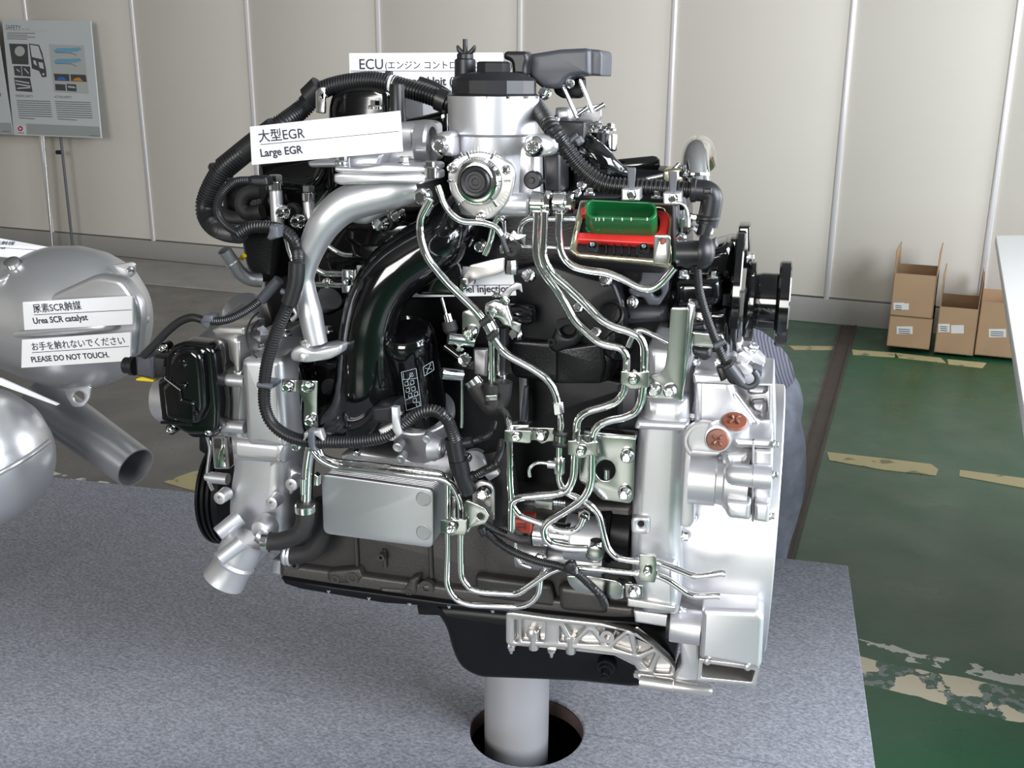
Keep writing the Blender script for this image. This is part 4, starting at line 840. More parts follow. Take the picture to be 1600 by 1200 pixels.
# ---- big black duct
dk = tb('black_pipe', 'gloss_black', [(722, 330, -0.13, 34), (706, 352, -0.15, 42), (684, 378, -0.165, 46), (650, 400, -0.175, 47), (614, 428, -0.185, 46), (590, 465, -0.19, 45), (577, 510, -0.19, 45), (573, 560, -0.19, 46), (572, 600, -0.185, 50), (558, 636, -0.17, 48), (525, 650, -0.14, 44)], -0.17, 45, curve=True, seg=40, lab='thick gloss black curved duct')
sl('exhaust_casting', 'gloss_black', [(437, 574), (470, 568), (530, 560), (560, 570), (630, 600), (645, 640), (612, 672), (560, 688), (500, 694), (452, 702), (440, 660)], -0.145, 0.10, 0.02, 14, lab='gloss black lower casting', bres=4)
sl('casting_ledge', 'satin_black', [(500, 655), (600, 655), (640, 640), (655, 650), (612, 676), (540, 688), (500, 680)], -0.185, 0.06, 0.01, 8)
lt('casting_lug', 'cast_black', (520, 605, -0.16), 'F', [(-20, 26), (0, 22), (8, 16), (10, 0)])
sl('casting_neck', 'gloss_black', [(440, 574), (466, 566), (474, 600), (470, 690), (446, 700), (440, 650)], -0.19, 0.05, 0.01, 6, bres=3)
# black canister (oil filter)
ca_ = (0.02, -0.42, 0.90)
cnr = lt('filter_canister', 'gloss_black', (660, 655, -0.12), ca_, [(-12, 39), (0, 41), (10, 42), (150, 42), (166, 41), (174, 38), (178, 33), (174, 30), (170, 12), (170, 0)], lab='gloss black oil filter canister', seg=48)
pT = Plane(P(640, 590, -0.197), (EX * 0.97 - EY * -0.22), (-EY * 0.90 - EX * 0.12 - EZ * 0.42))
pT = Plane(P(645, 600, -0.2), EX, (-EY * 0.9 - EZ * 0.42 - EX * 0.05))
def tube_print(pts, nm='print_line'):
    for a_, b_ in zip(pts, pts[1:]):
        line(pT, a_, b_, 0.7, 'print_white', cnr, nm, 0.0045)
tube_print([(629, 578), (652, 572), (660, 630), (637, 638), (629, 578)]); tube_print([(633, 590), (632, 579)]); tube_print([(638, 592), (647, 579)]); tube_print(circ(645, 582, 3, 3, 8)); tube_print([(630, 590), (655, 587)]); tube_print([(635, 622), (658, 612)])
for k, (x, y) in enumerate(((634, 594), (643, 592), (636, 604), (645, 602), (649, 610), (640, 612), (647, 620), (652, 626))): tube_print([(x, y), (x + 5, y - 2), (x + 6, y + 4), (x + 1, y + 6), (x, y + 2)])
tube_print([(663, 570), (678, 561), (680, 574), (665, 584), (663, 570)]); tube_print([(666, 572), (677, 573)]); tube_print([(668, 580), (675, 565)])
lt('filter_base', 'alu', (656, 642, -0.12), ca_, [(-75, 44), (-62, 50), (-10, 51), (-8, 55), (0, 55), (2, 53), (3, 44)], lab='silver filter mounting ring', seg=48)
sl('black_shroud', 'gloss_black', [(640, 405), (716, 408), (722, 430), (722, 455), (714, 462), (650, 461)], -0.150, 0.015, 0.004, 6)
fbase = sl('filter_mount', 'alu', [(528, 712), (560, 704), (610, 715), (680, 712), (704, 700), (712, 730), (700, 752), (560, 736)], -0.13, 0.06, 0.006, 6)
for x, y, r in ((622, 698, 8), (667, 685, 7), (627, 716, 7)): lt('plug', 'alu', (x, y, -0.185), (0, -.9, -.2), [(-12, r), (3, r), (4, r * .8), (3, r * .3)], seg=20)
lt('side_port', 'alu', (682, 700, -0.17), 'R', [(-10, 22), (4, 18), (8, 16)]); lt('side_port', 'alu_dark', (688, 700, -0.17), 'R', [(0, 15), (5, 15), (5, 9), (0, 8), (0, 0)])
for x, y in ((558, 707), (678, 715), (655, 645)): bolt(x, y, -0.165, 6, fbase, 'F', 'dome', 'chrome_soft')

# ---- plate cooler
def cooler_outline(o=0): return [(502 - o, 738 - o), (677 + o, 765 - o), (677 + o, 856 + o), (502 - o, 833 + o)]
pc = sl('plate_cooler', 'silver_paint', [(502, 742), (512, 742), (677, 765), (677, 857), (505, 834)], -0.215, 0.006, 0.0015, 11, lab='flat grey rectangular plate cooler face')
for x, y in ((662, 779), (662, 832)): lt('embossed_disc', 'silver_paint', (x, y, -0.2152), 'F', [(-1, 13), (0.6, 12.6), (0.8, 11.5), (0.1, 10.5), (0.1, 0)], par=pc, seg=32)
a0 = [PY(-0.215).uv(*q) for q in roundpoly([(504, 743), (512, 743), (676, 766), (676, 855), (506, 833)], 10)]
for k in range(17):
    pl_ = PY(-0.2085 + k * 0.0048); s = 1.0 if k % 2 == 0 else 1.0
    o_ = Plane(pl_.o, EX, -EY); me = uvslab(o_, [a0], 0.0030, 0.0008, 1); finish('plate', me, 'alu', E_)
cxm = [sum(q[0] for q in a0) / len(a0), sum(q[1] for q in a0) / len(a0)]
finish('plate_core', uvslab(PY(-0.2085), [[(cxm[0] + (q[0] - cxm[0]) * 0.97, cxm[1] + (q[1] - cxm[1]) * 0.95) for q in a0]], 0.082, 0), 'alu_dark', E_)

# ---- intake valve group at the left: motor cover, silver bodies
mc = sl('motor_cover', 'gloss_black', [(244, 596), (256, 590), (257, 552), (268, 540), (285, 534), (324, 539), (333, 548), (341, 640), (340, 672), (330, 680), (292, 680), (276, 671), (262, 664), (250, 658)], -0.255, 0.035, 0.006, 6, lab='gloss black actuator cover', bres=3)
sl('cover_dome', 'gloss_black', [(264, 562), (275, 546), (298, 544), (312, 556), (316, 590), (319, 640), (308, 664), (280, 660), (258, 655), (252, 605), (262, 596)], -0.268, 0.02, 0.007, 8, bres=4)
lt('cover_dimple', 'gloss_black', (285, 568, -0.269), 'F', [(-2, 9), (2, 7), (3, 3), (3, 0)], par=mc)
tb('cover_ridge', 'gloss_black', [(257, 572), (256, 590), (280, 608), (283, 626), (302, 630), (303, 645), (303, 658)], -0.270, 2.5, fr=3, par=mc); tb('cover_ridge', 'gloss_black', [(252, 660), (302, 663)], -0.268, 2.5, par=mc)
lt('cover_boss', 'gloss_black', (287, 603, -0.27), 'F', [(0, 5), (3, 4), (4, 0)], par=mc, seg=16); lt('cover_boss', 'gloss_black', (306, 645, -0.27), 'F', [(0, 5), (3, 4), (4, 0)], par=mc, seg=16)
sl('cover_gasket', 'satin_black', [(286, 530), (332, 540), (342, 610), (344, 674), (334, 684), (300, 684), (290, 676)], -0.238, 0.012, 0.002, 6, par=E_)
for x, y in ((255, 544), (317, 549), (267, 671), (327, 675)):
    lt('screw_ear', 'gloss_black', (x, y, -0.250), 'F', [(-16, 9), (0, 9), (1, 7)], par=mc, seg=20); bolt(x, y, -0.2515, 6, mc, 'F', 'dome', 'chrome')
sl('plug_socket', 'plastic_black', [(236, 556), (258, 560), (258, 592), (238, 588)], -0.25, 0.03, 0.003, 2)
pb = sl('plug_housing', 'plastic_grey', [(211, 556), (238, 558), (240, 593), (213, 588)], -0.255, 0.035, 0.003, 2, lab='dark grey cable plug'); lt('plug_cap', 'plastic_black', (212, 572, -0.235), 'L', [(0, 15), (8, 15), (10, 13), (18, 13), (20, 10)], par=pb, seg=16)
sl('yellow_latch', 'yellow', [(212, 592), (222, 589), (240, 594), (239, 597), (213, 595)], -0.25, 0.02, 0.001, lab='yellow latch tab')
lt('valve_disc', 'alu', (262, 622, -0.19), 'L', [(-60, 38), (6, 38), (10, 36), (12, 32)], seg=40)
vb = sl('valve_casting', 'alu', [(338, 585), (378, 575), (384, 690), (344, 685), (340, 640)], -0.215, 0.10, 0.012, 5, bres=3)
for y in (592, 664): cx_('casting_band', 'alu', y, -0.225, [(337, 10), (383, 10)])
lt('valve_cylinder', 'alu_dark', (330, 560, -0.14), (0.55, 0.6, 0.5), [(-10, 40), (90, 40)], seg=36)
lt('valve_cylinder', 'alu', (345, 640, -0.18), 'R', [(-8, 38), (40, 38)], seg=36)
sl('valve_box', 'alu', [(375, 566), (381, 560), (434, 561), (440, 567), (447, 700), (388, 697), (383, 688)], -0.235, 0.13, 0.010, 6, lab='plain silver rectangular casting', bres=4)
sl('valve_top', 'alu_machined', [(330, 516), (340, 511), (381, 511), (381, 524), (371, 525), (368, 531), (374, 533), (375, 584), (365, 584), (365, 570), (358, 562), (355, 535), (340, 530)], -0.215, 0.06, 0.003, 3)
sl('valve_shelf', 'alu', [(380, 528), (436, 522), (440, 562), (380, 562)], -0.13, 0.10, 0.006, 5); lt('cooler_tube', 'alu_dark', (400, 520, 0.0), (0.5, -0.5, -0.3), [(-60, 36), (30, 36), (40, 30)], seg=36)
for x, y in ((408, 546), (446, 548), (448, 522)): bolt(x, y, -0.16, 8, vb, 'U', 'hex')
tb('thin_wire', 'plastic_black', [(404, 488), (392, 500), (385, 522), (390, 545), (402, 560)], -0.25, 1.5, curve=True, seg=8); tb('thin_wire', 'plastic_black', [(404, 500), (394, 515), (397, 530), (410, 538)], -0.24, 1.5, curve=True, seg=8)
# small plates holding the hose
cp = sl('clamp_plate', 'zinc', [(440, 592), (463, 594), (463, 613), (440, 612)], -0.262, 0.003, 0.0008, 2); bolt(450, 604, -0.265, 9, cp, 'F', 'dome', 'chrome')
cp = sl('clamp_plate', 'zinc', [(466, 594), (496, 595), (495, 640), (497, 672), (480, 675), (474, 660), (475, 630), (466, 610)], -0.25, 0.003, 0.0008, 3, lab='greenish zinc plate'); bolt(481, 604, -0.253, 10, cp, 'F', 'dome', 'chrome'); bolt(486, 657, -0.253, 10, cp, 'F', 'dome', 'chrome'); bolt(463, 697, -0.22, 8, cp, 'F', 'hex')
sl('hose_saddle', 'alu', [(474, 676), (500, 672), (506, 690), (490, 680), (482, 682), (474, 690)], -0.28, 0.012, 0.002, 2)
# ---- hoses at the left
cn('ribbed_hose', [(374, 364, -0.24), (390, 356), (408, 354), (428, 356), (445, 362), (458, 374), (465, 392), (466, 415, -0.26), (462, 440, -0.27), (455, 465), (446, 487), (433, 515), (423, 545), (416, 575), (413, 605), (414, 635), (424, 660), (445, 678), (472, 688), (505, 691), (555, 690), (590, 685), (612, 677), (632, 661), (655, 645), (680, 642), (698, 655), (708, 678, -0.26), (712, 690, -0.25)], -0.24, 10, pitch=4.6, depth=0.15, lab='long black ribbed hose looping down the left side', seg=16)
tb('hose_sleeve', 'conduit', [(464, 410), (463, 440), (452, 474)], -0.272, 13); tb('hose_sleeve', 'conduit', [(708, 684, -0.252), (716, 730, -0.25), (732, 768, -0.24)], -0.25, 13.5); tb('hose_sleeve', 'plastic_black', [(716, 718, -0.252), (720, 738, -0.25)], -0.25, 15.5)
cn('ribbed_hose', [(490, 152, -0.06), (470, 172, -0.07), (445, 190, -0.09), (420, 205, -0.10), (388, 232, -0.12), (350, 262, -0.13), (330, 292, -0.13), (320, 325, -0.13), (330, 350, -0.14), (350, 362, -0.16), (374, 366, -0.2)], -0.1, 15, pitch=4.6, depth=0.13, lab='thick black ribbed hose arching over the left end', seg=18)
tb('hose_sleeve', 'conduit', [(430, 200), (388, 232), (350, 263)], -0.12, 18, fr=20); lt('sleeve_ring', 'conduit', (347, 266, -0.12), (-.6, 0, -.8), [(0, 19), (2, 21), (6, 21), (8, 19)])
cn('ribbed_hose', [(478, 162, -0.06), (494, 147, -0.06), (515, 136), (550, 128), (585, 126), (608, 130)], -0.06, 14, pitch=4.4, depth=0.13, seg=16)
tb('white_band', 'card_white', [(603, 129), (616, 133)], -0.055, 14.5, lab='white tape band')
cn('ribbed_hose', [(614, 132), (635, 138), (665, 147), (690, 156), (708, 164)], -0.055, 15, pitch=5, depth=0.15, seg=16)
tb('hose_cuff', 'conduit', [(684, 154), (698, 160)], -0.055, 18); tb('small_hose', 'conduit', [(655, 128), (680, 136), (700, 150)], 0.0, 9)
sl('tie_head', 'plastic_black', rect(601, 111, 611, 118), -0.06, 0.01, 0.002, 2)
tb('hose_sleeve', 'plastic_black', [(500, 134), (482, 152)], -0.065, 17)
cn('ribbed_hose', [(392, 282), (368, 284), (350, 297), (341, 316), (341, 334), (351, 350), (366, 361), (376, 366)], -0.22, 6.8, pitch=3.6, depth=0.15)
sl('hose_plug', 'plastic_black', [(387, 275), (415, 276), (418, 290), (410, 293), (388, 290)], -0.22, 0.02, 0.004, 3)
cn('ribbed_hose', [(408, 468, -0.27), (395, 478), (380, 488), (360, 498), (340, 502), (318, 501)], -0.26, 6.5, pitch=3.6, depth=0.15); tb('hose_sleeve', 'plastic_grey', [(436, 437), (408, 469)], -0.268, 8.5)
tb('cable_sheath', 'conduit', [(320, 501), (300, 496), (280, 503), (260, 519), (242, 538), (224, 556)], -0.26, 6.5, curve=True)
sl('cable_clip', 'tie_grey', [(312, 502), (318, 492), (330, 493), (332, 500), (324, 514), (316, 512)], -0.275, 0.02, 0.002, 2)
for a_, b_ in (((440, 455), (462, 462)), ((403, 601), (424, 604))): tb('hose_tie', 'tie_grey', [a_, b_], -0.275, 5, seg=8)
sl('hose_tie', 'tie_grey', [(420, 352), (432, 354), (434, 372), (421, 376), (416, 372), (420, 362)], -0.262, 0.02, 0.002, 2); sl('hose_tie', 'tie_grey', [(402, 598), (424, 601), (424, 609), (402, 607)], -0.264, 0.03, 0.003, 3); sl('hose_tie', 'tie_grey', [(481, 670), (490, 672), (491, 700), (496, 706), (484, 706), (480, 690)], -0.282, 0.012, 0.002, 2)
q = sl('hose_holder', 'alu', [(611, 636), (621, 637), (622, 655), (628, 678), (620, 684), (613, 672)], -0.28, 0.01, 0.001, 1); bolt(624, 645, -0.27, 7, q, 'R', 'hex', 'chrome'); sl('holder_block', 'plastic_black', [(580, 637), (611, 634), (612, 662), (582, 662)], -0.24, 0.05, 0.004, 3)
sl('holder_web', 'alu', [(590, 672), (612, 662), (626, 680), (612, 690), (596, 682)], -0.275, 0.012, 0.002, 2)
# ---- upper left black covers, posts and pillars
sl('rocker_cover', 'gloss_black', [(507, 230), (508, 166), (514, 146), (530, 131), (556, 125), (588, 126), (604, 134), (611, 146), (614, 230)], -0.07, 0.14, 0.016, 12, lab='gloss black domed cover', bres=4)
lt('black_stub', 'plastic_black', (622, 202, -0.13), 'U', [(0, 14), (66, 11), (68, 10)]); bolt(586, 168, -0.12, 11, E_, 'U', 'hex', 'chrome'); sl('eye_plate', 'chrome_soft', [(493, 142), (500, 136), (508, 136), (507, 178), (493, 176)], -0.10, 0.006, 0.001, 3, holes=[circ(503, 150, 6)])
sl('black_body', 'gloss_black', [(398, 250), (520, 235), (525, 300), (505, 330), (480, 345), (440, 360), (420, 345), (400, 320)], -0.08, 0.10, 0.014, 10, bres=3)
sl('black_body', 'cast_black', [(340, 290), (420, 270), (440, 340), (430, 440), (400, 445), (380, 420), (370, 360), (345, 350)], -0.10, 0.08, 0.014, 12, bres=3)
sl('black_body', 'gloss_black', [(620, 190), (700, 170), (705, 260), (660, 270), (620, 260)], -0.05, 0.08, 0.010, 8); sl('side_clip', 'chrome_soft', [(328, 262), (340, 260), (340, 272), (330, 276)], -0.06, 0.02, 0.001, 1)
tb('bent_pipe', 'gloss_black', [(430, 285), (470, 290), (495, 285), (505, 262)], -0.14, 9, fr=14); tb('dark_hose', 'rubber', [(410, 330), (385, 335), (376, 320), (384, 302), (410, 298)], -0.15, 12, fr=14); tb('dark_hose', 'rubber', [(400, 340), (360, 345), (335, 330)], -0.12, 14, fr=14)
for x, y0, y1, r, Y in ((431, 274, 350, 10, -0.18), (482, 291, 342, 9, -0.17)):
    q = lt('hex_head', 'chrome_soft', (x, y0 + 8, Y), 'U', [(0, r + 1), (8, r + 1), (9, r - 1)], seg=6, smooth=20); lt('banjo_ring', 'chrome', (x, y0 + 24, Y), 'U', [(0, r - 2), (2, r + 1), (13, r + 1), (15, r - 2)]); tb('pillar', 'alu', [(x, y0 + 24), (x + 3, y1)], Y, r)
bolts([(443, 332, 12), (466, 346, 12)], -0.185, eg, 'F', 'dome', 'chrome'); lt('black_knob', 'rubber', (458, 330, -0.16), 'F', [(-6, 13), (6, 13), (9, 9)])
tb('outlet_stub', 'alu_dark', [(408, 438, -0.16), (390, 436, -0.17), (376, 427, -0.18), (364, 411, -0.19), (350, 391, -0.2)], -0.18, 11, curve=True, seg=20, open_end=1); lt('stub_ring', 'alu_dark', (364, 411, -0.19), (-.55, -.15, .8), [(-2, 12), (2, 12)])
lt('yellow_peg', 'yellow', (379, 402, -0.17), (.7, -.3, .6), [(-4, 4), (6, 4)], seg=12)
tb('chrome_line', 'chrome', [(446, 372), (452, 395), (462, 420), (470, 440)], -0.2, 3); tb('chrome_line', 'chrome', [(500, 375), (518, 388), (535, 398), (552, 399)], -0.15, 4)
tb('chrome_line', 'chrome', [(494, 420), (505, 427), (535, 428)], -0.16, 5); tb('chrome_line', 'chrome', [(494, 444), (540, 446)], -0.16, 4.5)
q = sl('line_clamp', 'chrome_soft', [(534, 421), (552, 422), (552, 458), (534, 458)], -0.17, 0.01, 0.001, 2); bolt(543, 440, -0.175, 7, q, 'F', 'dome', 'chrome'); lt('mount_ear', 'chrome', (512, 442, -0.16), 'F', [(0, 9), (3, 8), (5, 4)])
lt('funnel', 'alu_dark', (515, 466, -0.12), (-0.5, 0.4, -0.6), [(0, 20), (2, 20), (30, 8)], seg=28)
tb('pipe_bracket', 'alu', [(456, 478), (466, 492), (456, 500)], -0.215, 4)
# ---- water outlet casting and pulley
pu = cx_('belt_pulley', 'satin_black', 762, 0.02, [(346, 30), (347, 80), (350, 86), (354, 86), (355, 82), (358, 86), (362, 86), (363, 82), (366, 86), (370, 86), (371, 82), (374, 86), (383, 86), (385, 40)], lab='black ribbed belt pulley', seg=56)
sl('pulley_guard', 'satin_black', [(309, 680), (326, 680), (328, 700), (320, 712), (309, 705)], -0.09, 0.05, 0.006, 4)
sl('chrome_guard', 'chrome', [(328, 682), (352, 682), (357, 735), (332, 735)], -0.11, 0.03, 0.006, 4); tb('guard_edge', 'chrome_soft', [(323, 680), (328, 700), (326, 720), (324, 745), (332, 766)], -0.13, 3, curve=True)
cx_('guide_pin', 'alu', 745, -0.15, [(321, 5), (322, 6), (328, 6), (329, 9), (356, 9)])
wo = sl('water_outlet', 'alu', [(355, 684), (446, 702), (445, 745), (441, 800), (438, 868), (412, 873), (402, 885), (368, 885), (352, 845), (350, 800), (352, 770), (358, 730)], -0.19, 0.12, 0.022, 12, lab='smooth silver water outlet casting', bres=5)
sl('outlet_rib', 'alu', [(443, 726), (470, 742), (455, 775), (440, 770)], -0.17, 0.02, 0.004, 4); sl('outlet_upper', 'alu', [(356, 682), (446, 692), (444, 728), (360, 722)], -0.205, 0.06, 0.012, 6, bres=3)
lt('outlet_mouth', 'alu', (352, 903, -0.235), (-0.42, -0.22, -0.80), [(-75, 33), (-40, 33), (-34, 31), (-30, 34), (-24, 31), (4, 33), (7, 33), (7, 29), (-20, 29), (-20, 0)], seg=40)
for x, y, r, L, Yp in ((341, 834, 12, 34, -0.24), (343, 874, 11, 34, -0.285)): lt('outlet_peg', 'alu', (x, y, Yp), (-.62, -.6, -.5), [(-L - 8, r + 2), (-L, r + 1), (0, r), (1, r - 2), (1, 5), (-4, 4), (-4, 0)], par=wo, seg=24)
for x, y, r in ((344, 778, 10), (425, 786, 10), (456, 757, 10)): lt('outlet_boss', 'alu', (x, y, -0.21), 'F', [(-20, r + 1), (2, r), (3, r - 2), (3, 4), (-4, 4), (-4, 0)], par=wo, seg=24)
lt('hose_nozzle', 'alu', (408, 828, -0.22), (-.1, -1, 0), [(-20, 20), (-4, 19), (4, 15), (6, 8), (6, 0)], par=wo, seg=28)
tb('nozzle_pipe', 'alu', [(404, 835), (420, 845)], -0.225, 12, par=wo)
tb('dipstick_tube', 'chrome', [(487, 690), (480, 730), (478, 788)], -0.235, 8, lab='chrome vertical tube'); tb('tube_tag', 'chrome', [(474, 748), (474, 772)], -0.255, 4.5); sl('tag_ear', 'chrome_soft', [(491, 740), (497, 745), (497, 760), (490, 758)], -0.23, 0.01, 0.001, 1)
tb('rubber_hose', 'rubber', [(477, 784, -0.235), (477, 815, -0.235), (468, 835), (440, 846), (416, 846)], -0.235, 14, fr=16, seg=20, lab='black rubber hose'); tb('rubber_hose', 'rubber', [(507, 780, -0.18), (507, 830, -0.18), (490, 862), (460, 868), (444, 866)], -0.18, 15, fr=22, seg=20)
lt('hose_clamp', 'chrome_soft', (477, 800, -0.235), 'U', [(0, 15), (1, 16), (11, 16), (12, 15)]); lt('hose_clamp', 'chrome_soft', (412, 846, -0.235), (1, 0, .05), [(0, 14), (1, 16), (11, 16), (12, 14)]); lt('hose_clamp', 'alu', (446, 867, -0.18), 'R', [(0, 16), (3, 17), (6, 15), (9, 17), (12, 15)])
sl('block_end', 'alu', [(425, 874), (439, 876), (439, 900), (424, 897)], -0.15, 0.10, 0.003, 3)

# ---- chrome fuel and water lines
def cp_(nm_, pts, Y, r, fr=16, **k): return tb(nm_, 'chrome', pts, Y, r, fr=fr, **k)
cp_('chrome_line', [(499, 702), (503, 714), (522, 721), (600, 729), (690, 740), (700, 752), (700, 860), (698, 915), (712, 937), (733, 945), (810, 948), (828, 943), (842, 928), (845, 900), (852, 886)], -0.232, 5.2)
cp_('chrome_line', [(485, 700), (500, 719), (525, 731), (600, 738), (692, 748), (708, 758), (720, 785), (720, 860), (721, 903), (735, 920), (751, 925), (808, 928), (822, 919), (860, 893), (880, 886), (930, 889), (1000, 896), (1024, 898), (1044, 906), (1076, 929), (1090, 932), (1122, 931)], -0.240, 5.3, lab='long chrome line running under the cooler to the right end')
lt('line_end', 'chrome', (1120, 931, -0.24), 'R', [(0, 5.5), (5, 5.5)], seg=16); lt('line_end', 'chrome', (1128, 896, -0.25), 'R', [(0, 5.5), (5, 5.5)], seg=16)
H5 = cp_('chrome_line', [(673, 312), (656, 342), (656, 368), (666, 402), (700, 444), (735, 477), (756, 500), (770, 528), (788, 553), (830, 575), (855, 592), (868, 612), (873, 640)], -0.255, 6.3, lab='bright diagonal chrome line')
lt('line_nut', 'chrome_soft', (871, 628, -0.255), (0.12, 0, -1), [(0, 8), (2, 9), (18, 9), (20, 7)], seg=6, smooth=20); lt('line_nut', 'chrome', (669, 322, -0.25), (-.5, 0, -.8), [(-4, 8), (14, 8)], seg=12)
cp_('chrome_line', [(875, 645), (877, 662), (874, 690), (873, 750), (880, 767), (900, 777), (922, 788), (936, 803), (943, 835), (950, 858), (962, 871), (985, 876), (1024, 877), (1046, 885), (1085, 901), (1104, 899), (1130, 895)], -0.25, 5.3)
lt('tee_fitting', 'chrome_soft', (874, 740, -0.25), 'U', [(0, 8), (2, 9), (26, 9), (28, 8)], seg=20); lt('tee_fitting', 'chrome_soft', (870, 726, -0.25), 'L', [(0, 7), (14, 7), (15, 5)], seg=20); cp_('chrome_line', [(856, 724), (838, 722), (826, 732), (828, 745)], -0.24, 3, fr=8)
cp_('chrome_line', [(839, 330), (838, 360), (836, 400), (850, 428), (870, 452), (884, 476), (898, 503), (935, 536), (952, 541), (968, 543), (979, 554), (978, 590), (976, 612), (963, 629), (940, 637), (916, 643), (902, 655), (899, 700), (897, 745), (888, 766), (868, 772), (812, 777), (800, 783), (799, 830)], -0.255, 6.4, lab='left of the two long chrome lines from the filter head')
cp_('chrome_line', [(851, 330), (850, 360), (848, 402), (862, 428), (887, 448), (912, 472), (936, 498), (956, 510), (985, 519), (1000, 526), (1007, 542), (1006, 590), (1002, 626), (994, 644), (975, 653), (950, 657), (930, 667), (925, 690), (924, 755), (914, 778), (890, 795), (858, 814), (849, 826), (852, 842), (864, 852), (885, 857), (918, 858)], -0.262, 6.5, lab='right of the two long chrome lines from the filter head')
cp_('chrome_line', [(874, 330), (873, 372), (878, 400), (895, 418), (922, 424), (946, 426), (972, 436), (1000, 451), (1018, 453), (1034, 442), (1054, 418)], -0.25, 6.2)
lt('line_sleeve', 'chrome', (874, 345, -0.25), 'D', [(-12, 7), (0, 7)], seg=20)
cp_('chrome_line', [(981, 542), (992, 516), (1004, 516), (1044, 535)], -0.20, 4.6, fr=6)
cp_('chrome_line', [(684, 290), (695, 322), (708, 338), (722, 347), (755, 348), (776, 355), (784, 368)], -0.245, 5.0); tb('cable_lead', 'plastic_grey', [(782, 364), (787, 378), (794, 394)], -0.245, 4)
lt('black_cap', 'rubber', (800, 390, -0.24), 'F', [(-8, 14), (2, 14), (6, 10), (6, 4), (3, 3), (3, 0)])
cp_('chrome_line', [(787, 344), (780, 338), (772, 350), (766, 378), (757, 398)], -0.18, 5.2, fr=8); cp_('chrome_line', [(812, 372), (812, 354), (824, 342), (900, 342)], -0.19, 4.4); cp_('chrome_line', [(808, 385), (896, 388)], -0.19, 3); cp_('chrome_line', [(787, 345), (788, 372), (784, 395)], -0.16, 4)
q = sl('line_clamp', 'chrome_soft', [(790, 362), (797, 366), (802, 360), (808, 366), (822, 367), (820, 384), (806, 380), (792, 384)], -0.225, 0.003, 0.0006, 1); bolt(797, 375, -0.228, 6, q, 'F', 'hex', 'chrome')
lt('union_nut', 'chrome_soft', (799, 418, -0.20), 'D', [(-12, 9), (0, 11), (10, 10)], seg=8, smooth=20)
sl('bent_plate', 'alu_machined', [(719, 440), (734, 414), (776, 404), (788, 402), (788, 424), (774, 430), (740, 438), (722, 452)], -0.16, 0.004, 0.001, 3, lab='pale folded metal plate'); lt('plate_fitting', 'chrome', (724, 440, -0.18), 'D', [(-6, 6), (8, 8), (16, 6)], seg=8)
cp_('chrome_line', [(768, 500), (769, 602)], -0.20, 6); tb('black_hose', 'plastic_black', [(785, 512), (784, 590)], -0.17, 7.5); cp_('chrome_line', [(778, 512), (779, 600)], -0.18, 2.5)
# linkage around the injection pump
sl('link_plate', 'zinc', [(722, 487), (744, 480), (752, 500), (748, 520), (742, 532), (728, 534), (722, 524)], -0.235, 0.004, 0.001, 4); bolt(735, 520, -0.238, 12, H5, 'F', 'dome', 'chrome')
for c_, d_ in (((752, 506), (766, 496)), ((764, 530), (776, 519))): tb('rubber_band', 'rubber', [c_, d_], -0.258, 6.5, par=H5, seg=10)
sl('pipe_clip', 'chrome_soft', [(750, 500), (764, 494), (776, 516), (764, 526)], -0.256, 0.012, 0.003, 3); sl('link_arm', 'alu_dark', [(782, 462), (792, 450), (806, 441), (814, 443), (816, 458), (810, 452), (800, 456), (794, 466), (784, 470)], -0.21, 0.004, 0.001, 2)
sl('link_bracket', 'chrome_soft', [(757, 476), (772, 470), (792, 476), (800, 500), (800, 512), (786, 508), (776, 496), (764, 498), (757, 490)], -0.20, 0.012, 0.002, 3); sl('link_bracket', 'zinc', [(784, 494), (814, 506), (812, 522), (796, 512)], -0.19, 0.004, 0.001, 2)
bolts([(770, 488, 7), (789, 470, 8)], -0.215, H5, 'F', 'hex', 'chrome'); bolt(776, 462, -0.2, 7, H5, 'U', 'hex', 'chrome')
tb('rod', 'chrome', [(690, 465), (698, 494)], -0.19, 2.5); lt('rod_nut', 'chrome', (700, 496, -0.19), (.25, 0, -1), [(-6, 7), (6, 8)], seg=12); lt('rod_boot', 'rubber', (702, 506, -0.19), (.25, 0, -1), [(-4, 11), (10, 12), (16, 8)], seg=20)
for x, y, x2, y2 in ((700, 529, 740, 534), (690, 583, 722, 586)): tb('open_stub', 'chrome_soft', [(x2, y2, -0.19), (x, y, -0.205)], -0.2, 9.5, open_end=1, seg=20)
tb('dark_lever', 'gloss_black', [(695, 540), (716, 556), (735, 570)], -0.20, 6); bolt(726, 562, -0.205, 11, H5, (.3, -1, .3), 'hex', 'chrome'); bolt(718, 546, -0.205, 7, H5, 'U', 'hex', 'chrome')
sl('back_plate', 'alu_dark', [(738, 545), (762, 545), (760, 590), (740, 585)], -0.15, 0.01, 0.003, 3)
tb('rubber_elbow', 'rubber', [(742, 600), (755, 620), (772, 640), (784, 622), (786, 596)], -0.20, 15, fr=14, seg=20, lab='black rubber junction hose'); tb('rubber_elbow', 'rubber', [(769, 600), (770, 630)], -0.205, 14, seg=20)
lt('hose_clamp', 'chrome_soft', (741, 597, -0.20), (.6, 0, -.8), [(-6, 14), (6, 14)]); lt('hose_clamp', 'chrome_soft', (784, 592, -0.18), 'U', [(-8, 9), (8, 9)]); sl('zinc_clip', 'zinc', [(758, 618), (776, 617), (777, 626), (758, 627)], -0.225, 0.008, 0.001, 2)
cp_('chrome_line', [(778, 634, -0.20), (790, 645, -0.22), (797, 662, -0.25), (797, 745, -0.255), (800, 790), (812, 806), (845, 818), (872, 829), (892, 831), (906, 824), (912, 808)], -0.255, 5.7, lab='chrome line dropping from the rubber junction')
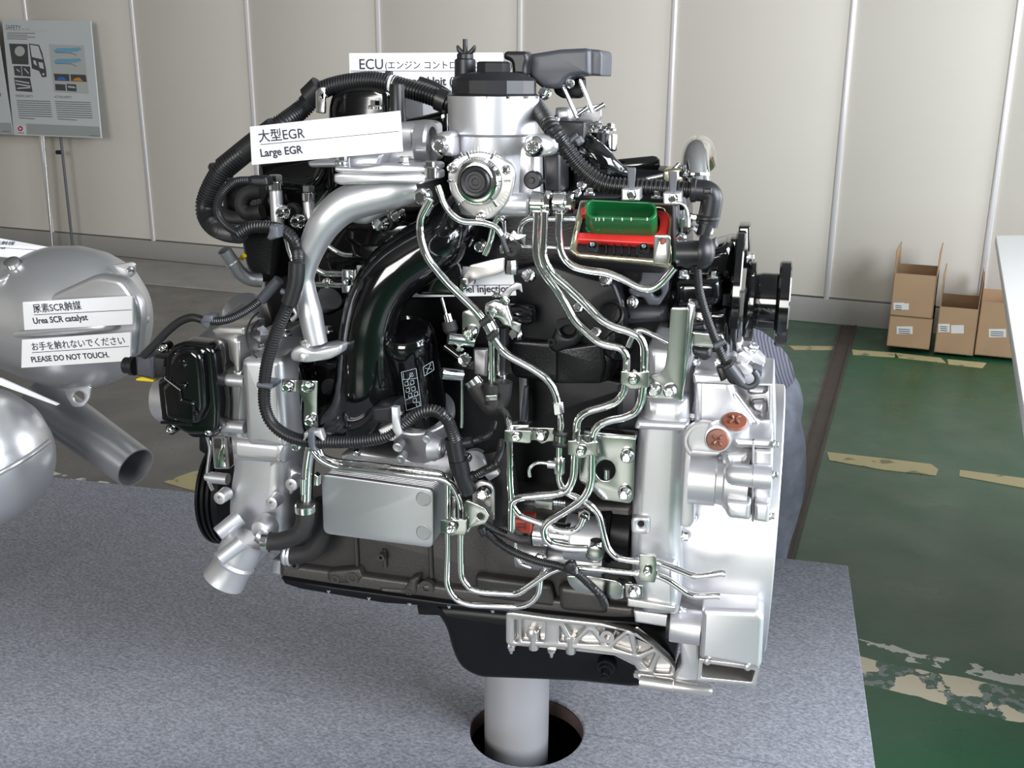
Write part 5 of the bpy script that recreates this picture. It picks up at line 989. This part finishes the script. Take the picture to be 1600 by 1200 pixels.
fz = lt('line_nut', 'zinc', (912, 806, -0.235), (0.0, -1, 0.15), [(-10, 11), (0, 11), (2, 9)], seg=6, smooth=20); lt('line_nut', 'chrome', (912, 808, -0.245), (0, -1, -.4), [(0, 7), (8, 6)], seg=16)
tb('dark_post', 'chrome_soft', [(722, 590), (722, 668)], -0.18, 3)
cn('ribbed_hose', [(735, 690, -0.24), (750, 686), (766, 678), (772, 662, -0.2)], -0.23, 5.5, pitch=3.4); cn('ribbed_hose', [(738, 745, -0.235), (756, 735), (772, 726), (782, 706, -0.2), (784, 690, -0.18)], -0.22, 6.5, pitch=3.6)
tb('hose_branch', 'conduit', [(716, 694), (738, 690)], -0.245, 8); tb('hose_branch', 'conduit', [(722, 752), (742, 743)], -0.24, 8.5)
tb('starter_hose', 'rubber', [(775, 700), (784, 730), (790, 790), (792, 815)], -0.17, 22, curve=True, seg=20); lt('silver_elbow', 'alu', (742, 726, -0.18), 'F', [(-10, 24), (0, 23), (4, 18), (4, 0)]); bolt(730, 715, -0.21, 8, E_, 'F', 'dome', 'chrome'); sl('zinc_clip', 'alu', [(756, 742), (776, 734), (780, 742), (764, 752)], -0.2, 0.01, 0.001, 2)
sl('rear_plate', 'alu_dark', [(810, 560), (822, 560), (824, 668), (812, 668)], -0.12, 0.01, 0.001)
# clamps across the lines
def clamp(pts, Y, b, nm='line_clamp'):
    q = sl(nm, 'zinc', pts, Y, 0.004, 0.0008, 2); bolt(b[0], b[1], Y - 0.004, b[2], q, 'F', 'stud', 'chrome'); return q
clamp([(970, 580), (980, 579), (986, 583), (990, 577), (996, 582), (1014, 580), (1013, 606), (1000, 606), (996, 608), (984, 608), (978, 603), (970, 601)], -0.278, (990, 593, 9))
clamp([(887, 689), (900, 688), (904, 692), (910, 687), (916, 692), (934, 690), (933, 712), (918, 712), (912, 716), (902, 716), (896, 711), (887, 711)], -0.278, (908, 705, 8))
clamp([(788, 672), (830, 673), (829, 692), (826, 693), (788, 690)], -0.272, (807, 682, 8)); q = sl('clamp_plate', 'zinc', [(826, 668), (866, 669), (866, 689), (856, 690), (846, 694), (838, 688), (828, 688)], -0.245, 0.004, 0.0008, 2); bolt(847, 680, -0.25, 10, q, 'F', 'dome', 'chrome')
lt('clip_ring', 'zinc', (876, 684, -0.25), 'U', [(-9, 9), (9, 9)]); lt('clip_ring', 'rubber', (876, 676, -0.25), 'U', [(-3, 12), (0, 13), (3, 12)]); lt('clip_ring', 'rubber', (876, 693, -0.25), 'U', [(-3, 12), (0, 13), (3, 12)]); sl('clamp_back', 'chrome_soft', [(795, 664), (826, 664), (826, 674), (795, 674)], -0.25, 0.02, 0.001, 1)
clamp([(999, 866), (1024, 868), (1027, 884), (1025, 888), (1028, 894), (1023, 911), (1000, 908), (997, 900), (1000, 892), (998, 884)], -0.262, (1012, 893, 7))
q = sl('clamp_plate', 'zinc', [(976, 912), (1004, 915), (1004, 935), (978, 934)], -0.245, 0.004, 0.0008, 2); bolt(991, 924, -0.25, 10, q, 'F', 'dome', 'chrome')
clamp([(688, 812), (700, 812), (705, 808), (712, 812), (729, 813), (729, 830), (725, 837), (712, 836), (706, 838), (698, 834), (688, 832)], -0.262, (706, 824, 9))
sl('ear_plate', 'zinc', [(727, 782), (733, 783), (757, 794), (765, 807), (758, 819), (736, 824), (732, 833), (727, 831)], -0.256, 0.004, 0.0008, 3, holes=[circ(750, 807, 5)], lab='zinc ear plate with a hole')
sl('ear_fold', 'zinc', [(700, 776), (712, 776), (712, 812), (700, 812)], -0.225, 0.02, 0.001); q = sl('lug_plate', 'alu_machined', [(737, 760), (750, 751), (766, 755), (772, 766), (772, 816), (757, 794), (738, 786)], -0.235, 0.006, 0.0015, 5); bolt(756, 770, -0.24, 12, q, 'F', 'dome', 'chrome')
zp = sl('zinc_plate', 'zinc', [(903, 679), (993, 685), (989, 780), (984, 787), (940, 781), (918, 760), (905, 752)], -0.232, 0.004, 0.001, 3, holes=[circ(946, 735, 15.5, 16.5, 28)], lab='greenish zinc plate with a round window')
sl('plate_fold', 'chrome_soft', [(912, 674), (994, 681), (993, 690), (911, 684)], -0.230, 0.02, 0.001); bolts([(980, 713, 11), (976, 771, 11)], -0.236, zp, 'F', 'dome', 'chrome')
lt('window_rod', 'chrome_soft', (948, 748, -0.17), 'U', [(-14, 4), (0, 4), (1, 6), (16, 6)], seg=16)
# ---- starter / solenoid at the bottom
cx_('solenoid', 'chrome_soft', 832, -0.19, [(834, 17), (836, 20), (885, 20), (886, 22), (892, 22)]); cx_('solenoid_ring', 'plastic_black', 830, -0.19, [(829, 14), (830, 23), (834, 23)])
sl('red_connector', 'red_brown', [(801, 812), (830, 814), (829, 835), (815, 833), (808, 828), (801, 826)], -0.21, 0.03, 0.002, 2, lab='dark red plug'); pR = PY(-0.2105)
for a_, b_ in (((808, 818), (820, 819)), ((808, 823), (820, 824)), ((821, 816), (821, 828))): line(pR, a_, b_, 1, 'ink', E_, 'plug_groove')
st = cx_('starter_body', 'alu', 838, -0.17, [(884, 20), (886, 36), (930, 36), (942, 34), (946, 22)], lab='silver starter end'); cx_('starter_body', 'alu_dark', 862, -0.16, [(808, 10), (810, 26), (858, 27), (860, 24), (890, 24), (892, 30), (945, 30)])
cx_('starter_motor', 'satin_black', 828, -0.12, [(940, 20), (942, 48), (958, 50), (960, 46), (988, 46), (990, 20)], seg=40); tb('starter_foot', 'alu', [(852, 880), (930, 888)], -0.16, 10)
lt('end_disc', 'zinc', (929, 865, -0.235), 'F', [(-14, 10), (-2, 11), (0, 14), (3, 14), (4, 12)], lab='round zinc banjo cap'); lt('disc_collar', 'chrome', (932, 848, -0.22), 'D', [(-4, 10), (6, 11)], seg=20)
lt('brass_nipple', 'zinc', (837, 784, -0.20), 'R', [(0, 9), (2, 11), (28, 12), (29, 9)], seg=6, smooth=20); lt('nipple_thread', 'chrome_soft', (866, 785, -0.20), 'R', [(k * 2, 6 - (k % 2)) for k in range(10)], seg=16)
cp_('chrome_line', [(806, 842), (805, 862), (811, 880), (830, 887)], -0.21, 3.2, fr=8); lt('terminal_nut', 'chrome', (800, 832, -0.22), (-.3, -1, .2), [(0, 8), (8, 7), (9, 4), (14, 4)], seg=8); bolt(845, 872, -0.2, 9, st, (0, -1, .3), 'hex', 'chrome'); bolt(850, 893, -0.21, 8, st, 'D', 'hex', 'chrome')
sl('lower_zinc', 'zinc', [(884, 900), (920, 900), (965, 908), (973, 916), (970, 936), (962, 938), (930, 925), (905, 928), (890, 915)], -0.215, 0.004, 0.001, 5); sl('zinc_fold', 'chrome_soft', [(962, 912), (976, 916), (974, 936), (962, 938)], -0.212, 0.02, 0.002, 3); bolt(982, 914, -0.235, 6, st, 'F', 'hex', 'chrome')
cn('ribbed_hose', [(752, 822, -0.25), (772, 842), (800, 861), (838, 876), (875, 885), (900, 895), (920, 912), (938, 930), (945, 945, -0.22)], -0.255, 6.8, pitch=3.8, lab='black ribbed hose crossing the starter'); cn('ribbed_hose', [(757, 818, -0.25), (777, 829), (796, 837)], -0.26, 6.5, pitch=3.8); tb('hose_sleeve', 'rubber', [(792, 835), (812, 844), (828, 843)], -0.26, 7, seg=12)
sl('tie_head', 'plastic_black', [(744, 828), (756, 824), (760, 836), (752, 842)], -0.26, 0.015, 0.003, 2); sl('tie_head', 'plastic_black', [(880, 884), (888, 879), (897, 880), (900, 890), (890, 896), (880, 892)], -0.268, 0.012, 0.003, 2); tb('hook_clip', 'chrome_soft', [(884, 882), (895, 876), (899, 884), (902, 896)], -0.262, 2, fr=4)

# ================================================================== SIGN CARDS
def card(label, corners, Y, par_pt, lines, rule=None, holder=None, group=None):
    pl = Y if isinstance(Y, Plane) else PY(Y)
    o = thing('sign_card', label, 'sign', pl.hit(*par_pt), group)
    slab('card', 'card_white', corners, pl, 0.004, 0.0006, 1.0, par=o)
    for s, p0, p1, m in lines: text(s, pl, p0, p1, m, o, bold=s.isascii() and len(s) > 4)
    if rule: line(pl, rule[0], rule[1], 0.9, 'ink', o)
    if holder: tube('wire', 'chrome_soft', holder[0], holder[1], 1.2, par=o, seg=6)
    return o
card('white card reading Large EGR fixed on the upper left of the engine', [(390, 198), (624, 173), (628, 237), (393, 258)], -0.275, (510, 238), [('大型EGR', (405, 221), (477, 215), 'ink'), ('Large EGR', (408, 245), (474, 239), 'ink')], ((407, 226), (624, 205)), ([(545, 246), (546, 262)], -0.265))
card('white ECU card standing behind the black filter cap', [(545, 83), (785, 82), (788, 190), (548, 190)], 0.06, (660, 190), [('ECU', (562, 108), (599, 108), 'ink'), ('(エンジン コントロールユニット)', (602, 107), (800, 107), 'ink'), ('Engine Control Unit (ECU)', (562, 133), (745, 133), 'ink')], ((548, 111), (784, 111)), ([(660, 188), (662, 260)], 0.055))
card('white fuel injection card behind the diagonal chrome line', [(557, 415), (800, 418), (806, 462), (562, 466)], -0.128, (690, 465), [('Common rail fuel injection', (636, 458), (798, 456), 'ink'), ('(コモンレール)', (642, 441), (744, 440), 'ink')], ((566, 448), (803, 445)))

# ================================================================== TANKS AT THE LEFT
def lathe_obj(name, mt, c, ax, prof, par, lab=None, seg=48): return lathe(name, mt, c, ax, prof, par, lab, seg)
YT = 0.12
tk = thing('catalyst_tank', 'large silver round tank carrying two white cards, upper one at the left', 'tank', P(60, 620, YT))
c0 = (110, 496, YT)
lathe('shell', 'tank_silver', c0, 'R', [(-330, 74), (-200, 78), (-115, 88), (-65, 101), (-25, 110), (15, 112), (50, 106), (78, 94), (98, 74), (110, 48), (116, 22), (117, 0)], tk, seg=72)
pn = tube('seam_band', 'tank_silver', [(8, 524, YT - 0.108), (60, 519, YT - 0.126), (120, 514, YT - 0.128), (170, 509, YT - 0.118), (205, 504, YT - 0.075), (226, 499, YT - 0.02)], YT, 8, par=tk, curve=True)
slab('shell_panel', 'tank_silver', [(75, 462), (150, 428), (190, 436), (214, 470), (218, 500), (212, 560), (120, 566), (75, 560)], YT - 0.108, 0.03, 0.010, 12, par=tk, bres=4)
slab('tab', 'tank_silver', [(96, 592), (142, 604), (140, 622), (130, 636), (114, 636), (104, 622)], YT - 0.05, 0.004, 0.001, 5, holes=[circ(123, 620, 9)], par=tk)
slab('tab', 'tank_silver', [(176, 414), (206, 409), (211, 412), (210, 428), (203, 434), (190, 432)], YT - 0.01, 0.004, 0.001, 2, par=tk); bolt(204, 421, YT - 0.015, 5, tk, 'F', 'hex')
tube('strap', 'tank_silver', [(-60, 452, YT - 0.10), (0, 440, YT - 0.09), (30, 425, YT - 0.06), (70, 408, YT - 0.02), (100, 396, YT + 0.0)], YT, 6, par=tk, curve=True)
lathe('sensor_boss', 'chrome', (26, 425, YT - 0.06), (0.1, -.5, .85), [(-10, 14), (0, 14), (2, 9), (14, 9), (15, 12), (22, 12), (24, 8)], tk, seg=20); lathe('sensor_boss', 'chrome', (8, 436, YT - 0.06), (0.8, -.3, .4), [(-20, 10), (10, 10), (11, 5)], tk, seg=20)
tube('sensor_lead', 'plastic_black', [(28, 424), (34, 418), (28, 405)], YT - 0.06, 3, par=tk)
boxw('support_leg', 'satin_black', (fr(P(-330, 600, YT))[0] - 0.02, YT - 0.02, STAGE_Z), (fr(P(-330, 600, YT))[0] + 0.02, YT + 0.02, 0.90), tk)
boxw('support_foot', 'satin_black', (fr(P(-330, 600, YT))[0] - 0.15, YT - 0.12, STAGE_Z + 0.0003), (fr(P(-330, 600, YT))[0] + 0.10, YT + 0.12, STAGE_Z + 0.012), tk)
ax_ = tube('tail_pipe', 'silver_paint', [(60, 620, YT + 0.03, 37), (110, 657, YT + 0.02, 36), (212, 731, YT - 0.03, 34)], YT, 34, par=tk, open_end=1, wall=0.93, seg=40, lab='brushed grey tail pipe with an open end')
YL = -0.07
tk2 = thing('lower_tank', 'second silver tank below, cut off by the left edge of the picture', 'tank', P(0, 820, YL))
lathe('shell', 'tank_silver', (-45, 714, YL), 'R', [(-260, 112), (0, 114), (35, 110), (70, 96), (98, 72), (114, 45), (121, 20), (122, 0)], tk2, seg=72)
tube('seam_band', 'tank_silver', [(-90, 770, YL - 0.115), (-20, 748, YL - 0.117), (20, 728, YL - 0.10), (55, 706, YL - 0.06), (76, 690, YL - 0.01)], YL, 4, par=tk2, curve=True)
tube('strut', 'satin_black', [(-200, 640, YL + 0.05), (-200, 560, YL + 0.10)], YL, 12, par=tk2)
boxw('support_leg', 'satin_black', (fr(P(-240, 700, YL))[0] - 0.02, YL - 0.02, STAGE_Z + 0.0003), (fr(P(-240, 700, YL))[0] + 0.02, YL + 0.02, 0.80), tk2)
plk = PY(YT - 0.137)
card('white card reading Urea SCR catalyst on the big silver tank', [(35, 472), (206, 462), (207, 507), (38, 516)], plk, (120, 515), [('尿素SCR触媒', (53, 488), (128, 482.5), 'ink'), ('Urea SCR catalyst', (53, 506), (138, 500), 'ink')], ((53, 492), (206, 484)))
card('white card reading please do not touch, below the seam of the big tank', [(34, 531), (204, 519), (203, 564), (33, 575)], plk, (120, 570), [('お手を触れないでください', (51, 547), (196, 537), 'ink'), ('PLEASE DO NOT TOUCH.', (50, 566), (171, 558), 'ink')], ((50, 551), (202, 541)))
plt_ = Plane(P(38, 395, YT - 0.03), EX + EY * 0.1, (-EY * 0.45 + EZ * 0.9 + EX * 0.18))
card('white card lying tilted on top of the big tank', [(-110, 378), (-40, 367), (0, 372), (78, 386), (42, 402), (-40, 396)], plt_, (0, 396), [('酸化触媒', (-20, 381), (22, 383), 'ink'), ('Oxidation catalyst', (-60, 386), (8, 389.5), 'ink')], ((-60, 383), (60, 391)))
slab_card = card('narrow white card edge showing between the two tanks', [(-60, 585), (0, 591), (92, 632), (88, 634), (0, 602), (-60, 596)], PY(YL - 0.02), (30, 612), [])

# ================================================================== THE VISITOR BEHIND THE ENGINE
mat('denim', (0.11, 0.115, 0.14), 0, 0.85, 0.3, 300, vary=0.25, vscale=25); mat('skin', (0.55, 0.36, 0.26), 0, 0.5); mat('hair', (0.02, 0.015, 0.012), 0, 0.5); mat('shoe', (0.03, 0.03, 0.03), 0, 0.5)
def shirt_mat():
    m = bpy.data.materials.new('shirt'); m.use_nodes = True; nt = m.node_tree; b = nt.nodes['Principled BSDF']; L = nt.links.new
    tc = nt.nodes.new('ShaderNodeTexCoord'); mp = nt.nodes.new('ShaderNodeMapping'); L(tc.outputs['Object'], mp.inputs[0]); mp.inputs['Rotation'].default_value = (0, 0.35, 0)
    wv = nt.nodes.new('ShaderNodeTexWave'); wv.inputs['Scale'].default_value = 50; wv.inputs['Distortion'].default_value = 1.5; wv.inputs['Detail Scale'].default_value = 0.6; L(mp.outputs[0], wv.inputs['Vector'])
    r = nt.nodes.new('ShaderNodeValToRGB'); e = r.color_ramp.elements; e[0].position = 0.25; e[1].position = 0.55; e[0].color = (0.035, 0.035, 0.055, 1); e[1].color = (0.10, 0.10, 0.125, 1); L(wv.outputs['Fac'], r.inputs['Fac']); L(r.outputs['Color'], b.inputs['Base Color']); b.inputs['Roughness'].default_value = 0.85; M['shirt'] = m
shirt_mat()
YM = 0.98
vis = thing('person', 'person in blue jeans and a striped shirt bending over behind the engine', 'person', FR(fr(P(1200, 700, YM))[0], YM, 0))
hip = Vector(fr(P(1176, 628, YM))); z_h = hip.z
def skin_obj(name, mt, verts, edges, radii, root=0, sub=2):
    me = bpy.data.meshes.new(name); me.from_pydata([FR(*v) for v in verts], edges, []); o = bpy.data.objects.new(name, me); COL.objects.link(o)
    md = o.modifiers.new('s', 'SKIN'); md.use_smooth_shade = True; ss = o.modifiers.new('u', 'SUBSURF'); ss.levels = sub; ss.render_levels = sub
    for i, r in enumerate(radii):
        me.skin_vertices[0].data[i].radius = r if isinstance(r, tuple) else (r, r); me.skin_vertices[0].data[i].use_root = (i == root)
    dg = bpy.context.evaluated_depsgraph_get(); m2 = bpy.data.meshes.new_from_object(o.evaluated_get(dg)); bpy.data.objects.remove(o)
    return finish(name, m2, mt, vis, smooth=60)
hx, hy, hz = hip
# trousers and shirt: closed limbs fused into one skin
def fused(name, mt, limbs, vox=0.012, sm=8):
    bm = bmesh.new()
    for limb in limbs:
        p, r = catmull([FR(*v[:3]) for v in limb], [v[3] for v in limb], 5)
        sweep_bm(bm, p, r, 20)
    me = bm_mesh(bm); o = bpy.data.objects.new(name, me); COL.objects.link(o)
    m1 = o.modifiers.new('r', 'REMESH'); m1.mode = 'VOXEL'; m1.voxel_size = vox
    m2 = o.modifiers.new('s', 'SMOOTH'); m2.iterations = sm; m2.factor = 0.6
    dg = bpy.context.evaluated_depsgraph_get(); m3 = bpy.data.meshes.new_from_object(o.evaluated_get(dg)); bpy.data.objects.remove(o)
    return finish(name, m3, mt, vis, smooth=80)
def F3(px, py, dy, r): q = fr(P(px, py, YM + dy)); return (q[0], q[1], q[2], r)
kl = F3(1190, 850, -0.08, 0.064); kr = F3(1165, 850, 0.09, 0.064)
fused('jeans', 'denim', [[F3(1158, 585, 0, 0.10), F3(1160, 605, 0, 0.132), F3(1163, 640, 0, 0.140), F3(1170, 672, 0, 0.125), F3(1175, 690, 0, 0.08)],
    [F3(1180, 640, -0.06, 0.09), F3(1193, 700, -0.08, 0.097), F3(1202, 765, -0.08, 0.080), kl, (kl[0] - 0.02, kl[1], 0.22, 0.058), (kl[0] - 0.03, kl[1], 0.09, 0.06)],
    [F3(1170, 640, 0.06, 0.09), F3(1180, 700, 0.08, 0.097), F3(1180, 765, 0.09, 0.080), kr, (kr[0] - 0.02, kr[1], 0.22, 0.058), (kr[0] - 0.03, kr[1], 0.09, 0.06)]])
fused('shirt', 'shirt', [[F3(1158, 632, 0, 0.12), F3(1150, 612, 0, 0.148), F3(1125, 592, 0, 0.145), F3(1070, 588, 0, 0.135), F3(1000, 590, -0.01, 0.14), F3(930, 596, -0.02, 0.10), F3(900, 600, -0.02, 0.06)],
    [(hx - 0.34, hy - 0.08, hz + 0.05, 0.07), (hx - 0.36, hy - 0.17, hz - 0.02, 0.06), (hx - 0.38, hy - 0.24, hz - 0.12, 0.05)], [(hx - 0.34, hy + 0.06, hz + 0.05, 0.07), (hx - 0.36, hy + 0.15, hz - 0.02, 0.06), (hx - 0.38, hy + 0.20, hz - 0.12, 0.05)]])
sk = [(hx - 0.42, hy - 0.02, hz + 0.10), (hx - 0.50, hy - 0.02, hz + 0.09), (hx - 0.57, hy - 0.02, hz + 0.07), (hx - 0.65, hy - 0.02, hz + 0.03)]
skin_obj('head', 'skin', sk, [(0, 1), (1, 2), (2, 3)], [0.055, 0.055, (0.085, 0.075), (0.08, 0.065)])
for s in (-1, 1):
    y0 = hy + (-0.24 if s < 0 else 0.20); base = (hx - 0.38, y0, hz - 0.10)
    vs = [base, (hx - 0.44, y0, hz - 0.28), (hx - 0.46, y0, hz - 0.34)]; ed = [(0, 1), (1, 2)]; rd = [0.042, 0.03, (0.04, 0.018)]
    for k in range(4):
        n0 = len(vs); dx = (k - 1.5) * 0.019; vs += [(hx - 0.465 + dx, y0, hz - 0.39), (hx - 0.475 + dx, y0 - 0.01, hz - 0.425 - (0.008 if k in (1, 2) else 0))]; ed += [(2, n0), (n0, n0 + 1)]; rd += [0.0095, 0.008]
    n0 = len(vs); vs += [(hx - 0.43, y0 - 0.03, hz - 0.35), (hx - 0.43, y0 - 0.04, hz - 0.385)]; ed += [(2, n0), (n0, n0 + 1)]; rd += [0.011, 0.009]
    skin_obj('arm', 'skin', vs, ed, rd)
    kk = kl if s < 0 else kr; fx = kk[0] - 0.03; fy = kk[1]
    skin_obj('shoe', 'shoe', [(fx + 0.04, fy, 0.05), (fx - 0.06, fy, 0.045), (fx - 0.18, fy, 0.035)], [(0, 1), (1, 2)], [(0.045, 0.045), (0.045, 0.042), (0.04, 0.03)])
skin_obj('hair', 'hair', [(hx - 0.54, hy - 0.02, hz + 0.10), (hx - 0.62, hy - 0.02, hz + 0.085), (hx - 0.69, hy - 0.02, hz + 0.05)], [(0, 1), (1, 2)], [(0.07, 0.06), (0.082, 0.07), (0.06, 0.05)])
